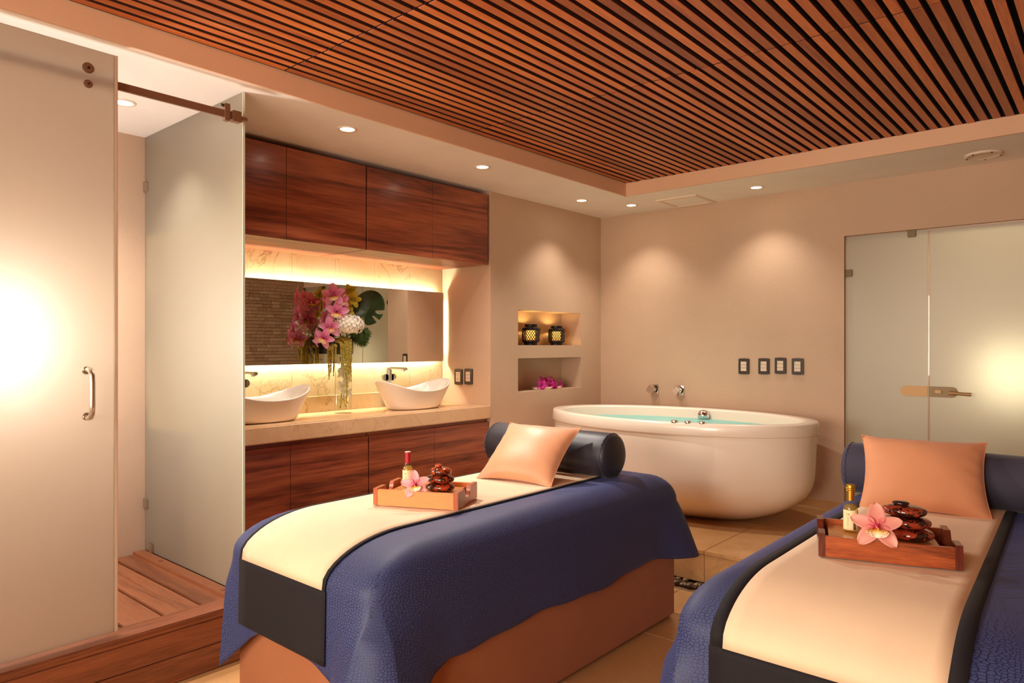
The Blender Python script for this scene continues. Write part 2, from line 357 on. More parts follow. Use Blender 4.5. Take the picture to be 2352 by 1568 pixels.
# ------------------------------------------------------------------ mesh helpers
class MB:
    def __init__(s): s.v = []; s.f = []; s.uv = []
    def add(s, vs, fs, uvs=None):
        b = len(s.v); s.v += [Vector(p) for p in vs]; s.f += [tuple(i + b for i in f) for f in fs]
        s.uv += list(uvs) if uvs else [(0, 0)] * len(vs)
        return s
    def box(s, x0, x1, y0, y1, z0, z1):
        return s.add([(x0, y0, z0), (x1, y0, z0), (x1, y1, z0), (x0, y1, z0), (x0, y0, z1), (x1, y0, z1), (x1, y1, z1), (x0, y1, z1)],
                     [(0, 3, 2, 1), (4, 5, 6, 7), (0, 1, 5, 4), (1, 2, 6, 5), (2, 3, 7, 6), (3, 0, 4, 7)])
    def lathe(s, prof, n=32, c=(0, 0, 0), ex=1.0, ey=1.0, cap0=True, cap1=True):
        vs = []; fs = []
        for r, z in prof:
            for k in range(n):
                a = 2 * PI * k / n; vs.append((c[0] + r * ex * math.cos(a), c[1] + r * ey * math.sin(a), c[2] + z))
        for j in range(len(prof) - 1):
            for k in range(n):
                k2 = (k + 1) % n; fs.append((j * n + k, j * n + k2, (j + 1) * n + k2, (j + 1) * n + k))
        if cap0: fs.append(tuple(range(n - 1, -1, -1)))
        if cap1: fs.append(tuple(range((len(prof) - 1) * n, len(prof) * n)))
        return s.add(vs, fs)
    def tube(s, pts, r, n=10, close=False):
        pts = [Vector(p) for p in pts]; vs = []; fs = []; N = len(pts)
        rr = r if isinstance(r, (list, tuple)) else [r] * N
        up = Vector((0, 0, 1))
        for i, p in enumerate(pts):
            a = pts[(i - 1) % N] if close or i > 0 else p; b = pts[(i + 1) % N] if close or i < N - 1 else p
            t = (b - a).normalized()
            if i == 0:
                u = t.cross(up)
                if u.length < 1e-3: u = t.cross(Vector((1, 0, 0)))
            else:
                u = u - t * u.dot(t)
                if u.length < 1e-4: u = t.cross(up) if abs(t.z) < 0.99 else t.cross(Vector((1, 0, 0)))
            u.normalize(); w_ = t.cross(u)
            for k in range(n):
                an = 2 * PI * k / n; vs.append(p + (u * math.cos(an) + w_ * math.sin(an)) * rr[i])
        for i in range(N if close else N - 1):
            i2 = (i + 1) % N
            for k in range(n):
                k2 = (k + 1) % n; fs.append((i * n + k, i2 * n + k, i2 * n + k2, i * n + k2))
        if not close:
            fs.append(tuple(range(n))); fs.append(tuple(range((N - 1) * n + n - 1, (N - 1) * n - 1, -1)))
        return s.add(vs, fs)
    def prism(s, poly, axis, d0, d1):
        """poly in the two other axes (in x,y,z order), extruded along axis"""
        def P(a, b, d):
            return (d, a, b) if axis == 0 else (a, d, b) if axis == 1 else (a, b, d)
        n = len(poly)
        return s.add([P(a, b, d0) for a, b in poly] + [P(a, b, d1) for a, b in poly],
                     [tuple(range(n)), tuple(range(2 * n - 1, n - 1, -1))] + [(i, i + n, (i + 1) % n + n, (i + 1) % n) for i in range(n)])
    def sphere(s, c, r, nu=20, nv=12, sc3=(1, 1, 1)):
        vs = [(c[0], c[1], c[2] - r * sc3[2])]; fs = []
        for j in range(1, nv):
            t = PI * j / nv - PI / 2
            for k in range(nu):
                a = 2 * PI * k / nu
                vs.append((c[0] + r * sc3[0] * math.cos(t) * math.cos(a), c[1] + r * sc3[1] * math.cos(t) * math.sin(a), c[2] + r * sc3[2] * math.sin(t)))
        vs.append((c[0], c[1], c[2] + r * sc3[2])); top = len(vs) - 1
        for k in range(nu):
            fs.append((0, 1 + (k + 1) % nu, 1 + k)); fs.append((top, top - nu + k, top - nu + (k + 1) % nu))
        for j in range(nv - 2):
            for k in range(nu):
                k2 = (k + 1) % nu; b = 1 + j * nu
                fs.append((b + k, b + k2, b + nu + k2, b + nu + k))
        return s.add(vs, fs)
    def grid(s, fn, nu, nv, uv=True):
        vs = []; uvs = []; fs = []
        for j in range(nv + 1):
            for i in range(nu + 1):
                vs.append(fn(i / nu, j / nv)); uvs.append((i / nu, j / nv))
        for j in range(nv):
            for i in range(nu):
                a = j * (nu + 1) + i; fs.append((a, a + 1, a + nu + 2, a + nu + 1))
        return s.add(vs, fs, uvs)
    def xf(s, m):
        s.v = [m @ p for p in s.v]; return s
    def join(s, o, m=None):
        return s.add([m @ p for p in o.v] if m else o.v, o.f, o.uv)

WORLD = {}
def link(o, parent=None):
    COL.objects.link(o)
    if parent is not None: o.parent = parent
    return o
def tag(o, label=None, cat=None, group=None, kind=None):
    if label: o['label'] = label
    if cat: o['category'] = cat
    if group: o['group'] = group
    if kind: o['kind'] = kind
    return o
def thing(name, loc=(0, 0, 0), label=None, cat=None, group=None, kind=None, rotz=0.0, parent=None):
    o = bpy.data.objects.new(name, None); o.empty_display_size = 0.05; link(o, parent)
    o.location = loc; o.rotation_euler = (0, 0, rotz); WORLD[o] = Vector(loc)
    return tag(o, label, cat, group, kind)
def mesh(name, mb, mat, smooth=False, bevel=0.0, seg=2, solid=0.0):
    me = bpy.data.meshes.new(name)
    me.from_pydata([tuple(p) for p in mb.v], [], mb.f)
    if any(u != (0, 0) for u in mb.uv):
        ul = me.uv_layers.new(name='UVMap')
        for lp in me.loops: ul.data[lp.index].uv = mb.uv[lp.vertex_index]
    bm = bmesh.new(); bm.from_mesh(me)
    bmesh.ops.recalc_face_normals(bm, faces=bm.faces)
    if bevel:
        es = [e for e in bm.edges if len(e.link_faces) == 2 and e.calc_face_angle(0) > 0.6]
        bmesh.ops.bevel(bm, geom=es, offset=bevel, segments=seg, affect='EDGES', clamp_overlap=True)
    bm.to_mesh(me); bm.free()
    me.materials.append(M[mat] if isinstance(mat, str) else mat)
    if smooth:
        me.polygons.foreach_set('use_smooth', [True] * len(me.polygons))
        if smooth == 'auto':
            me.set_sharp_from_angle(angle=math.radians(38))
    return me
def obj(name, mb, mat, parent=None, smooth=False, bevel=0.0, seg=2, local=False, label=None, cat=None, group=None, kind=None, solid=0.0, sub=0):
    """mb is in world coordinates unless local=True; the object's origin is its parent's, or the base of the mesh"""
    if parent is not None:
        off = Vector((0, 0, 0)) if local else WORLD[parent]
        loc = Vector((0, 0, 0)); wo = WORLD[parent]
    elif local:
        off = Vector((0, 0, 0)); loc = Vector((0, 0, 0)); wo = loc
    else:
        xs = [p.x for p in mb.v]; ys = [p.y for p in mb.v]; zs = [p.z for p in mb.v]
        off = Vector(((min(xs) + max(xs)) / 2, (min(ys) + max(ys)) / 2, min(zs))); loc = off; wo = off
    m2 = MB(); m2.v = [p - off for p in mb.v]; m2.f = mb.f; m2.uv = mb.uv
    me = mesh(name, m2, mat, smooth, bevel, seg)
    o = bpy.data.objects.new(name, me); link(o, parent); o.location = loc; WORLD[o] = wo
    if solid:
        md = o.modifiers.new('thickness', 'SOLIDIFY'); md.thickness = solid; md.offset = -1
    if sub:
        md = o.modifiers.new('smooth', 'SUBSURF'); md.levels = sub; md.render_levels = sub
    return tag(o, label, cat, group, kind)
def copy_tree(o, loc=None, rot=None, parent=None, group=None, label=None):
    c = o.copy(); link(c); c.parent = parent; WORLD[c] = Vector(loc) if loc else WORLD[o]
    if loc is not None: c.location = loc
    if rot is not None: c.rotation_euler = rot
    if group: c['group'] = group
    if label: c['label'] = label
    for ch in [x for x in o.children]: copy_tree(ch, parent=c)
    return c
def boxobj(name, mat, dims, parent=None, bevel=0.002, **kw):
    return obj(name, MB().box(*dims), mat, parent, bevel=bevel, **kw)

# ------------------------------------------------------------------ dimensions of the room
XL = -3.392      # niche wall and cabinet fronts
XR = 0.27        # stone wall
XW = -3.90       # recessed wall behind mirror and shower
YB = 5.088       # back wall
YF = -2.2
ZC = 2.40        # soffit
YN = 3.685       # start of the niche wall
TX, TY, TZ = -2.763, 4.47, 2.493   # tray ceiling

# ------------------------------------------------------------------ structure
fl = thing('floor', (0, 0, 0), kind='structure')
boxobj('floor_bed', 'grout', (-4.1, 0.5, YF - 0.1, 7.0, -0.10, -0.006), fl, 0)
for i in range(7):
    for j in range(10):
        x0 = -3.02 + (i - 1) * 0.62; y0 = 3.43 - (9 - j) * 0.62
        x1 = min(x0 + 0.617, XR)
        if x0 >= XR: continue
        boxobj('tile', 'marble_floor', (x0, x1, y0 - 0.62, y0 - 0.003, -0.02, 0.0), fl, 0.0015, seg=1)
boxobj('passage_slab', 'marble_floor', (-1.6, 0.4, YB - 0.02, 6.8, -0.04, 0.0), fl, 0)

ceil = thing('ceiling', (0, 0, ZC), kind='structure')
cm = MB().box(-4.1, TX, YF - 0.1, 7.0, ZC, 2.64).box(TX, XR + 0.1, TY, 7.0, ZC, 2.64).box(TX, XR + 0.1, YF - 0.1, -1.2, ZC, 2.64)
obj('soffit', cm, 'ceil', ceil)
obj('fascia', MB().box(TX - 0.001, TX + 0.012, -1.2, TY, ZC - 0.001, TZ + 0.002).box(TX, XR, TY - 0.012, TY + 0.001, ZC - 0.001, TZ + 0.002), 'fascia', ceil)
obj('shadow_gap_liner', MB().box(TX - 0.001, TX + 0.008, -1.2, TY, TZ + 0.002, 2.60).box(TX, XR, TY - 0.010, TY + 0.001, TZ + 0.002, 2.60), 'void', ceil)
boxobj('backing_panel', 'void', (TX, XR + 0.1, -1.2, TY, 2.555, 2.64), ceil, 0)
pitch = 0.0572
me_cache = {}
k = 0
x = TX + 0.022
while x + 0.038 < XR:
    for (y0, y1) in ((-1.19, 1.657), (1.663, 2.817), (2.823, TY - 0.013)):
        key = (y0,)
        if key not in me_cache:
            mb = MB().box(-0.0183, 0.0183, -(y1 - y0) / 2, (y1 - y0) / 2, 0, 0.018)
            me_ = mesh('slat', mb, 'slat_wood', bevel=0.001, seg=1); me_.materials.append(M['slat_side_shade'])
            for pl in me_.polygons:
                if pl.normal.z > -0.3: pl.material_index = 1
            me_cache[key] = me_
        o = bpy.data.objects.new('slat', me_cache[key]); link(o, ceil)
        o.location = (x + 0.0195 + random.uniform(-0.0008, 0.0008), (y0 + y1) / 2, TZ - ZC + random.uniform(-0.0015, 0.0015))
    x += pitch

wl = obj('wall_left', MB().box(XW - 0.12, XW, YF, YN + 0.02, 0, ZC), 'wall', kind='structure')
# niche wall with two openings
n0, n1 = 3.987, 4.797
zs = [0, 0.955, 1.207, 1.305, 1.570, ZC]
wm = MB().box(XW, XL, YN, n0, 0, ZC).box(XW, XL, n1, YB, 0, ZC)
wm.box(XW, XL, n0, n1, zs[0], zs[1]).box(XW, XL, n0, n1, zs[2], zs[3]).box(XW, XL, n0, n1, zs[4], zs[5])
wm.box(XW, XL - 0.205, n0, n1, zs[1], zs[2]).box(XW, XL - 0.205, n0, n1, zs[3], zs[4])
obj('wall_alcove', wm, 'wall', kind='structure')
DX0 = -1.421
wb = MB().box(XL - 0.6, DX0, YB, YB + 0.12, 0, ZC).box(DX0, XR + 0.1, YB, YB + 0.12, 2.045, ZC)
obj('wall_back', wb, 'wall', kind='structure')
obj('wall_front', MB().box(-4.1, XR + 0.1, YF - 0.1, YF, 0, ZC), 'wall', kind='structure')
obj('wall_passage', MB().box(-1.9, XR + 0.6, 6.5, 6.6, 0, ZC).box(-1.75, -1.65, YB + 0.12, 6.5, 0, ZC), 'wall', kind='structure')
obj('wall_partition', MB().box(-2.86, -2.76, YF, -0.12, 0, ZC).box(XW, -2.86, -0.6, -0.5, 0, ZC), 'wall', kind='structure')

# right wall of split stone
wr = thing('wall_right', (XR, 0, 0), kind='structure')
boxobj('stone_backing', 'grout', (XR + 0.012, XR + 0.12, YF, 6.6, 0, 2.6), wr, 0)
rest = MB(); rh = 0.0412
brick_shapes = [mesh('brick', MB().box(0, 0.022, 0, L, 0, rh - 0.003), 'split_stone', bevel=0.004, seg=1) for L in (0.10, 0.14, 0.18, 0.22)]
brick_L = (0.10, 0.14, 0.18, 0.22)
zrow = 0.0; ri = 0
while zrow < 2.585:
    y = YB - 0.002
    y -= random.uniform(0, 0.1); first = True
    yend = YB - 0.002
    while yend > YF:
        L = random.choice((0, 1, 2, 3)); ln = brick_L[L]; y0 = yend - ln
        proud = random.uniform(-0.002, 0.012)
        if y0 > 3.95 and 1.05 < zrow < 1.95:
            o = bpy.data.objects.new('brick', brick_shapes[L]); link(o, wr); o.location = (-proud, y0 + 0.0015, zrow)
        elif y0 > 0.6:
            rest.box(XR - proud, XR + 0.02, y0 + 0.0015, yend - 0.0015, zrow, min(zrow + rh - 0.003, 2.598))
        else:
            rest.box(XR - proud, XR + 0.02, yend - 0.6, yend - 0.0015, zrow, min(zrow + rh - 0.003, 2.598)); y0 = yend - 0.6
        yend = y0
    zrow += rh; ri += 1
obj('brick_field', rest, 'split_stone', wr, kind='stuff')

# marble tiles on the wall behind the mirror
seams = [1.56, 2.086, 2.406, 2.726, 3.045, 3.359, 3.683]
for a, b in zip(seams[:-1], seams[1:]):
    boxobj('tile', 'marble_wall', (XW, XW + 0.012, a + 0.0008, b - 0.0008, 0.878, 1.90), wl, 0.001, seg=1)
obj('baseboard_back', MB().box(XL, DX0, YB - 0.012, YB, 0.185, 0.235), 'marble_floor', kind='structure', bevel=0.002)

# ------------------------------------------------------------------ tub platform with its pebble channel
PZ = 0.185; PY = 3.58
plat = thing('tub_platform', (-1.6, 4.3, 0), 'beige marble step platform carrying the oval bathtub', 'platform')
xs = [XL, -2.78, -2.17, -1.715, -1.10, -0.49, XR - 0.002]
xs[-1] = 0.0
for a, b in zip(xs[:-1], xs[1:]):
    boxobj('riser_slab', 'marble_floor', (a + 0.001, b - 0.001, PY, PY + 0.02, 0.012, PZ - 0.021), plat, 0.001, seg=1)
    boxobj('tread_slab', 'marble_floor', (a + 0.001, b - 0.001, PY - 0.004, 4.30, PZ - 0.02, PZ), plat, 0.002)
    boxobj('tread_slab', 'marble_floor', (a + 0.001, b - 0.001, 4.302, YB - 0.001, PZ - 0.02, PZ), plat, 0.002)
boxobj('core', 'grout', (XL + 0.01, -0.01, PY + 0.021, YB - 0.01, 0, PZ - 0.022), plat, 0)
boxobj('end_slab', 'marble_floor', (0.0, 0.02, PY, YB - 0.001, 0, PZ), plat, 0.002)
pb = MB().sphere((0, 0, 0.012), 0.02, 12, 8, (1.2, 0.9, 0.6))
pme = mesh('pebble', pb, 'pebble', True)
for i in range(70):
    o = bpy.data.objects.new('river_pebble', pme); link(o)
    o.location = (-2.42 + i * 0.0165 + random.uniform(-0.01, 0.01), PY - random.choice((0.022, 0.055, 0.088)) + random.uniform(-0.006, 0.006), 0.0)
    s_ = random.uniform(0.7, 1.15); o.scale = (s_, s_, s_); o.rotation_euler = (0, 0, random.uniform(0, 3))
    tag(o, 'small smooth brown river pebble at the foot of the marble tub platform', 'pebble', 'river pebbles along the marble step')

# ------------------------------------------------------------------ ceiling fittings
def downlight(loc, label, power=26, size=104, blend=0.9, group='recessed ceiling downlights', aim=(0, 0)):
    t = thing('downlight', loc, label, 'ceiling lamp', group)
    ring = MB().lathe([(0.034, -0.001), (0.036, -0.004), (0.049, -0.005), (0.052, 0.0), (0.05, 0.003), (0.034, 0.003)], 32, cap0=False, cap1=False)
    obj('trim_ring', ring, 'white_trim', t, True, local=True)
    obj('lens', MB().lathe([(0.0345, -0.0015), (0.02, -0.003)], 28), 'lamp_lens', t, True, local=True)
    d = bpy.data.lights.new('downlight_beam', 'SPOT'); d.energy = power; d.color = (1.0, 0.91, 0.81); d.spot_size = math.radians(size); d.spot_blend = blend; d.shadow_soft_size = 0.03
    o = bpy.data.objects.new('beam', d); link(o, t); o.location = (0, 0, -0.02); o.rotation_euler = (aim[1], aim[0], 0)
    return t
downlight((-3.408, 1.256, ZC), 'downlight over the wooden shower deck, seen just below the sliding rail', 34)
downlight((-2.967, 2.152, ZC), 'downlight in front of the wall cabinets, nearer the frosted shower panel', 100, size=140, blend=1.0, aim=(-0.36, 0))
downlight((-2.968, 3.151, ZC), 'downlight in front of the wall cabinets, nearer the plain wall', 100, size=140, blend=1.0, aim=(-0.36, 0))
downlight((-3.085, 4.369, ZC), 'downlight above the wall with two niches', 26)
downlight((-2.896, 4.772, ZC), 'downlight in the back corner beside the ceiling hatch', 24)
downlight((-1.914, 4.802, ZC), 'downlight above the tub on the back wall side, beyond the hatch', 22)
downlight((-3.408, 0.35, ZC), 'assumed downlight hidden behind the sliding frosted panel', 34)  # not seen; assumed from the glow of the sliding pane

h = thing('access_hatch', (-2.5, 4.905, ZC), 'square white access hatch in the soffit near the back wall', 'hatch')
hm = MB()
for b_ in ((-0.165, 0.165, -0.17, -0.14), (-0.165, 0.165, 0.14, 0.17), (-0.165, -0.135, -0.14, 0.14), (0.135, 0.165, -0.14, 0.14)):
    hm.box(b_[0], b_[1], b_[2], b_[3], -0.008, 0.002)
obj('frame', hm, 'white_trim', h, bevel=0.002, local=True)
obj('panel', MB().box(-0.131, 0.131, -0.136, 0.136, -0.004, 0.002), 'ceil', h, bevel=0.001, local=True)
sp = thing('ceiling_speaker', (-0.597, 4.83, ZC), 'round cream ceiling speaker grille above the frosted door', 'speaker')
obj('grille', MB().lathe([(0.096, 0.0), (0.094, -0.008), (0.078, -0.013), (0.074, -0.009), (0.03, -0.012), (0.0, -0.012)], 40, cap0=False, cap1=False), 'white_trim', sp, True, local=True)
for a in (0.4, 1.6, 2.9, 4.2, 5.3):
    obj('screw', MB().sphere((0.086 * math.cos(a), 0.086 * math.sin(a), -0.011), 0.005, 10, 6), 'rubber', sp, True, local=True)

# ------------------------------------------------------------------ shower cubicle
SX = -2.75
sd = thing('shower_deck', (-3.3, 0.7, 0), 'raised reddish wooden deck with plank floor behind the frosted panels', 'deck')
nb = 0
for y1 in [1.530 - 0.155 * i for i in range(13)]:
    boxobj('floor_plank', 'deck_wood', (XW + 0.006, SX - 0.117, y1 - 0.145, y1, 0.19, 0.213), sd, 0.003)
boxobj('under_tray', 'void', (XW + 0.006, SX - 0.12, -0.49, 1.535, 0.0, 0.17), sd, 0)
boxobj('front_beam', 'beam_wood', (SX - 0.115, SX, -0.12, 1.60, 0.205, 0.235), sd, 0.004)
boxobj('riser_plank', 'beam_wood', (SX - 0.022, SX - 0.003, -0.12, 1.60, 0.105, 0.203), sd, 0.002)
boxobj('riser_plank', 'beam_wood', (SX - 0.022, SX - 0.003, -0.12, 1.60, 0.003, 0.102), sd, 0.002)
boxobj('side_curb', 'deck_wood', (XW + 0.006, SX - 0.117, 1.478, 1.535, 0.2, 0.228), sd, 0.003)
boxobj('end_plank', 'beam_wood', (XW + 0.006, SX - 0.023, 1.58, 1.60, 0.003, 0.203), sd, 0.002)
for px in (-3.62, -2.98):
    obj('plug', MB().lathe([(0.011, 0.2275), (0.011, 0.2295)], 16, (px, 1.506, 0)), 'beam_wood', sd)

spn = thing('fixed_shower_panel', (-3.39, 1.545, 0.226), 'tall fixed frosted glass panel between shower deck and vanity', 'glass panel')
boxobj('pane', 'frost_green', (XW + 0.003, -2.877, 1.540, 1.550, 0.226, ZC - 0.002), spn, 0.001, seg=1)
boxobj('polished_edge', 'edge_glass', (-2.8768, -2.8735, 1.540, 1.550, 0.226, ZC - 0.002), spn, 0)
for z in (2.134, 0.473):
    boxobj('wall_clip', 'steel', (XW + 0.002, XW + 0.045, 1.530, 1.5395, z - 0.025, z + 0.025), spn, 0.002)
    boxobj('wall_clip', 'steel', (XW + 0.002, XW + 0.045, 1.5505, 1.56, z - 0.025, z + 0.025), spn, 0.002)
boxobj('floor_clip', 'steel', (-3.826, -3.786, 1.530, 1.5395, 0.228, 0.278), spn, 0.002)

gl = thing('sliding_shower_door', (-2.8, 0.4, 0.25), 'large sliding frosted glass door with curved pull handle', 'glass door')
boxobj('pane', 'frost_warm', (-2.806, -2.796, -0.12, 0.999, 0.25, 2.367), gl, 0.0012, seg=1)
boxobj('edge_seal', 'seal', (-2.8075, -2.7945, 0.9992, 1.010, 0.25, 2.367), gl, 0.001)
hp = [(-2.795, 0.905, 1.212), (-2.775, 0.905, 1.216), (-2.752, 0.905, 1.212), (-2.738, 0.905, 1.198), (-2.735, 0.905, 1.17), (-2.735, 0.905, 1.13), (-2.735, 0.905, 1.09), (-2.738, 0.905, 1.062), (-2.752, 0.905, 1.048), (-2.775, 0.905, 1.044), (-2.795, 0.905, 1.048)]
hd = obj('pull_handle', MB().tube(hp, 0.0095, 14), 'steel', gl, True)
for z in (1.212, 1.048):
    obj('rosette', MB().tube([(-2.796, 0.905, z), (-2.791, 0.905, z)], 0.014, 18), 'steel', hd, 'auto')
for z, r in ((2.293, 0.019), (2.236, 0.0145)):
    bo = obj('roller_bolt', MB().tube([(-2.796, 0.91, z), (-2.786, 0.91, z)], r, 24), 'bronze', gl, 'auto', bevel=0.003)
    obj('socket', MB().tube([(-2.786, 0.91, z), (-2.7845, 0.91, z)], r * 0.25, 10), 'hole', bo)
rl = thing('sliding_rail', (-2.84, 0.7, 2.25), 'flat bronze sliding rail above the shower opening', 'rail')
boxobj('bar', 'bronze', (-2.846, -2.834, -0.12, 1.50, 2.257, 2.287), rl, 0.001)
boxobj('stop', 'bronze', (-2.852, -2.826, 1.437, 1.460, 2.243, 2.315), rl, 0.002)
obj('stop_bumper', MB().tube([(-2.839, 1.437, 2.307), (-2.839, 1.427, 2.307)], 0.006, 12), 'rubber', rl, 'auto')
boxobj('end_bracket', 'bronze', (-2.855, -2.823, 1.470, 1.508, 2.247, 2.293), rl, 0.002)
obj('bracket_bolt', MB().tube([(-2.845, 1.508, 2.27), (-2.845, 1.540, 2.27)], 0.013, 18), 'bronze', rl, 'auto')
# unseen pendant in the shower cubicle, assumed from the glow on the sliding door
lm = thing('assumed_shower_pendant', (-3.22, 0.735, ZC), 'assumed bright pendant lamp glowing through the sliding frosted door', 'pendant lamp')
obj('canopy', MB().lathe([(0.05, ZC - 0.02), (0.05, ZC)], 28, (-3.22, 0.735, 0)), 'steel', lm, 'auto')
obj('cord', MB().tube([(-3.22, 0.735, ZC - 0.02), (-3.22, 0.735, 1.6)], 0.003, 8), 'white_trim', lm, True)
obj('globe', MB().sphere((-3.22, 0.735, 1.33), 0.12, 28, 18, (1, 1, 1.6)), 'globe', lm, True)

# ------------------------------------------------------------------ vanity: cabinets, worktop, mirror
def cabinet(name, y0, y1, ysplit, z0, z1, label, mat='cab_wood', rev=0.0, xf=XL):
    t = thing(name, (XL - 0.2, (y0 + y1) / 2, z0), label, 'cabinet', None)
    boxobj('body', mat, (XW + 0.013, xf - 0.021, y0, y1, z0 + 0.001, z1), t, 0.001)
    for a, b in ((y0, ysplit), (ysplit, y1)):
        boxobj('door', mat, (xf - 0.020, xf, a + 0.0012, b - 0.0012, z0, z1 - rev), t, 0.0012, seg=1)
    return t
cabinet('wall_cabinet', 1.556, 2.594, 2.066, 1.872, 2.368, 'reddish-brown wall cabinet touching the frosted shower panel')
cabinet('wall_cabinet', 2.602, 3.657, 3.129, 1.872, 2.368, 'reddish-brown wall cabinet on the side nearer the plain beige wall')
cabinet('base_cabinet', 1.604, 2.620, 2.097, 0.10, 0.783, 'reddish-brown base cabinet under the worktop, nearer the shower panel', rev=0.022, xf=XL - 0.012)
cabinet('base_cabinet', 2.628, 3.680, 3.160, 0.10, 0.783, 'reddish-brown base cabinet under the worktop, beside the plain wall', rev=0.022, xf=XL - 0.012)
boxobj('plinth', 'void', (XW, XL - 0.08, 1.604, YN, 0, 0.098), label='dark recessed plinth under the base cabinets', cat='plinth')
ct = thing('vanity_worktop', (-3.6, 2.6, 0.785), 'thick beige marble vanity worktop with two basins on it', 'worktop')
boxobj('slab', 'marble', (XW + 0.012, XL + 0.004, 1.556, YN + 0.002, 0.785, 0.878), ct, 0.006, seg=3)
boxobj('upstand', 'marble_wall', (XW + 0.0125, XW + 0.032, 1.556, 3.18, 0.8785, 0.979), ct, 0.002)
mr = thing('wall_mirror', (-3.85, 2.8, 1.185), 'long frameless mirror with warm light glowing behind it', 'mirror')
boxobj('mirror_glass', 'mirror', (-3.846, -3.840, 1.62, 3.652, 1.185, 1.698), mr, 0.0008, seg=1)
boxobj('mirror_carcass', 'white_trim', (XW + 0.0125, -3.8465, 1.70, 3.585, 1.26, 1.62), mr, 0)
strips = MB().box(-3.878, -3.866, 1.68, 3.60, 1.655, 1.662)
obj('light_strip', strips, 'led', mr)
obj('light_strip', MB().box(-3.878, -3.866, 1.68, 3.60, 1.222, 1.229), 'led', mr)
obj('light_strip', MB().box(-3.878, -3.866, 3.610, 3.616, 1.262, 1.618), 'led_side', mr)

def basin(yc, label):
    t = thing('vessel_basin', (-3.62, yc, 0.878), label, 'basin', 'white vessel basins')
    n = 56
    def ring(a, b, z, zend, p=2.3):
        out = []
        for k in range(n):
            th = 2 * PI * k / n; c, s_ = math.cos(th), math.sin(th)
            x_ = a * math.copysign(abs(c) ** (2 / p), c); y_ = b * math.copysign(abs(s_) ** (2 / p), s_)
            out.append((x_, y_, z + zend * abs(y_ / b) ** 2.2))
        return out
    # x: short axis, y: long axis
    prof = [(0.115, 0.19, 0.0, 0.0), (0.122, 0.198, 0.004, 0.0), (0.135, 0.222, 0.035, 0.018), (0.150, 0.252, 0.075, 0.038), (0.166, 0.280, 0.112, 0.060), (0.170, 0.287, 0.122, 0.067), (0.169, 0.286, 0.126, 0.069),
            (0.162, 0.276, 0.127, 0.068), (0.152, 0.262, 0.118, 0.062), (0.135, 0.230, 0.07, 0.03), (0.11, 0.185, 0.028, 0.006), (0.05, 0.08, 0.016, 0.0)]
    vs = []; fs = []
    for a, b, z, ze in prof: vs += ring(a, b, z, ze)
    for j in range(len(prof) - 1):
        for k_ in range(n):
            k2 = (k_ + 1) % n; fs.append((j * n + k_, j * n + k2, (j + 1) * n + k2, (j + 1) * n + k_))
    fs.append(tuple(range(n - 1, -1, -1))); fs.append(tuple(range((len(prof) - 1) * n, len(prof) * n)))
    obj('bowl', MB().add(vs, fs), 'porcelain', t, True, local=True, sub=1)
    obj('drain', MB().lathe([(0.022, 0.0165), (0.022, 0.0195), (0.015, 0.021)], 24), 'chrome', t, 'auto', local=True)
    return t
basin(3.165, 'white boat-shaped vessel basin near the corner of the worktop, beside the outlets')
basin(2.05, 'white boat-shaped vessel basin partly hidden by the frosted shower panel')

def faucet(y, label):
    X0 = -3.825
    t = thing('tall_faucet', (X0, y, 0.878), label, 'faucet', 'tall chrome basin faucets')
    obj('foot', MB().box(-0.032, 0.032, -0.032, 0.032, 0, 0.008), 'chrome', t, bevel=0.002, local=True)
    obj('column', MB().box(-0.017, 0.017, -0.014, 0.014, 0.008, 0.262), 'chrome', t, bevel=0.004, seg=3, local=True)
    pts = [(-0.012, 0, 0.24), (-0.012, 0, 0.258), (-0.004, 0, 0.268), (0.02, 0, 0.270), (0.10, 0, 0.270), (0.178, 0, 0.270)]
    s_ = obj('spout', MB().box(-0.017, 0.165, -0.012, 0.012, 0.262, 0.276), 'chrome', t, bevel=0.004, seg=3, local=True)
    obj('aerator', MB().lathe([(0.011, 0.250), (0.011, 0.262)], 18, (0.150, 0, 0)), 'chrome', s_, 'auto', local=True)
    obj('nozzle', MB().box(0.1652, 0.185, -0.011, 0.011, 0.258, 0.276), 'steel', s_, bevel=0.003, local=True)
    lev = MB()
    for dy in (-0.034, 0.034): lev.tube([(-0.009, dy, 0.205), (0.009, dy, 0.205)], 0.024, 24)
    lev.box(-0.009, 0.009, -0.034, 0.034, 0.183, 0.227)
    obj('clover_lever', lev, 'chrome', t, 'auto', local=True)
    return t
faucet(3.12, 'tall chrome faucet behind the basin nearest the outlets')
faucet(2.03, 'tall chrome faucet beside the frosted shower panel')

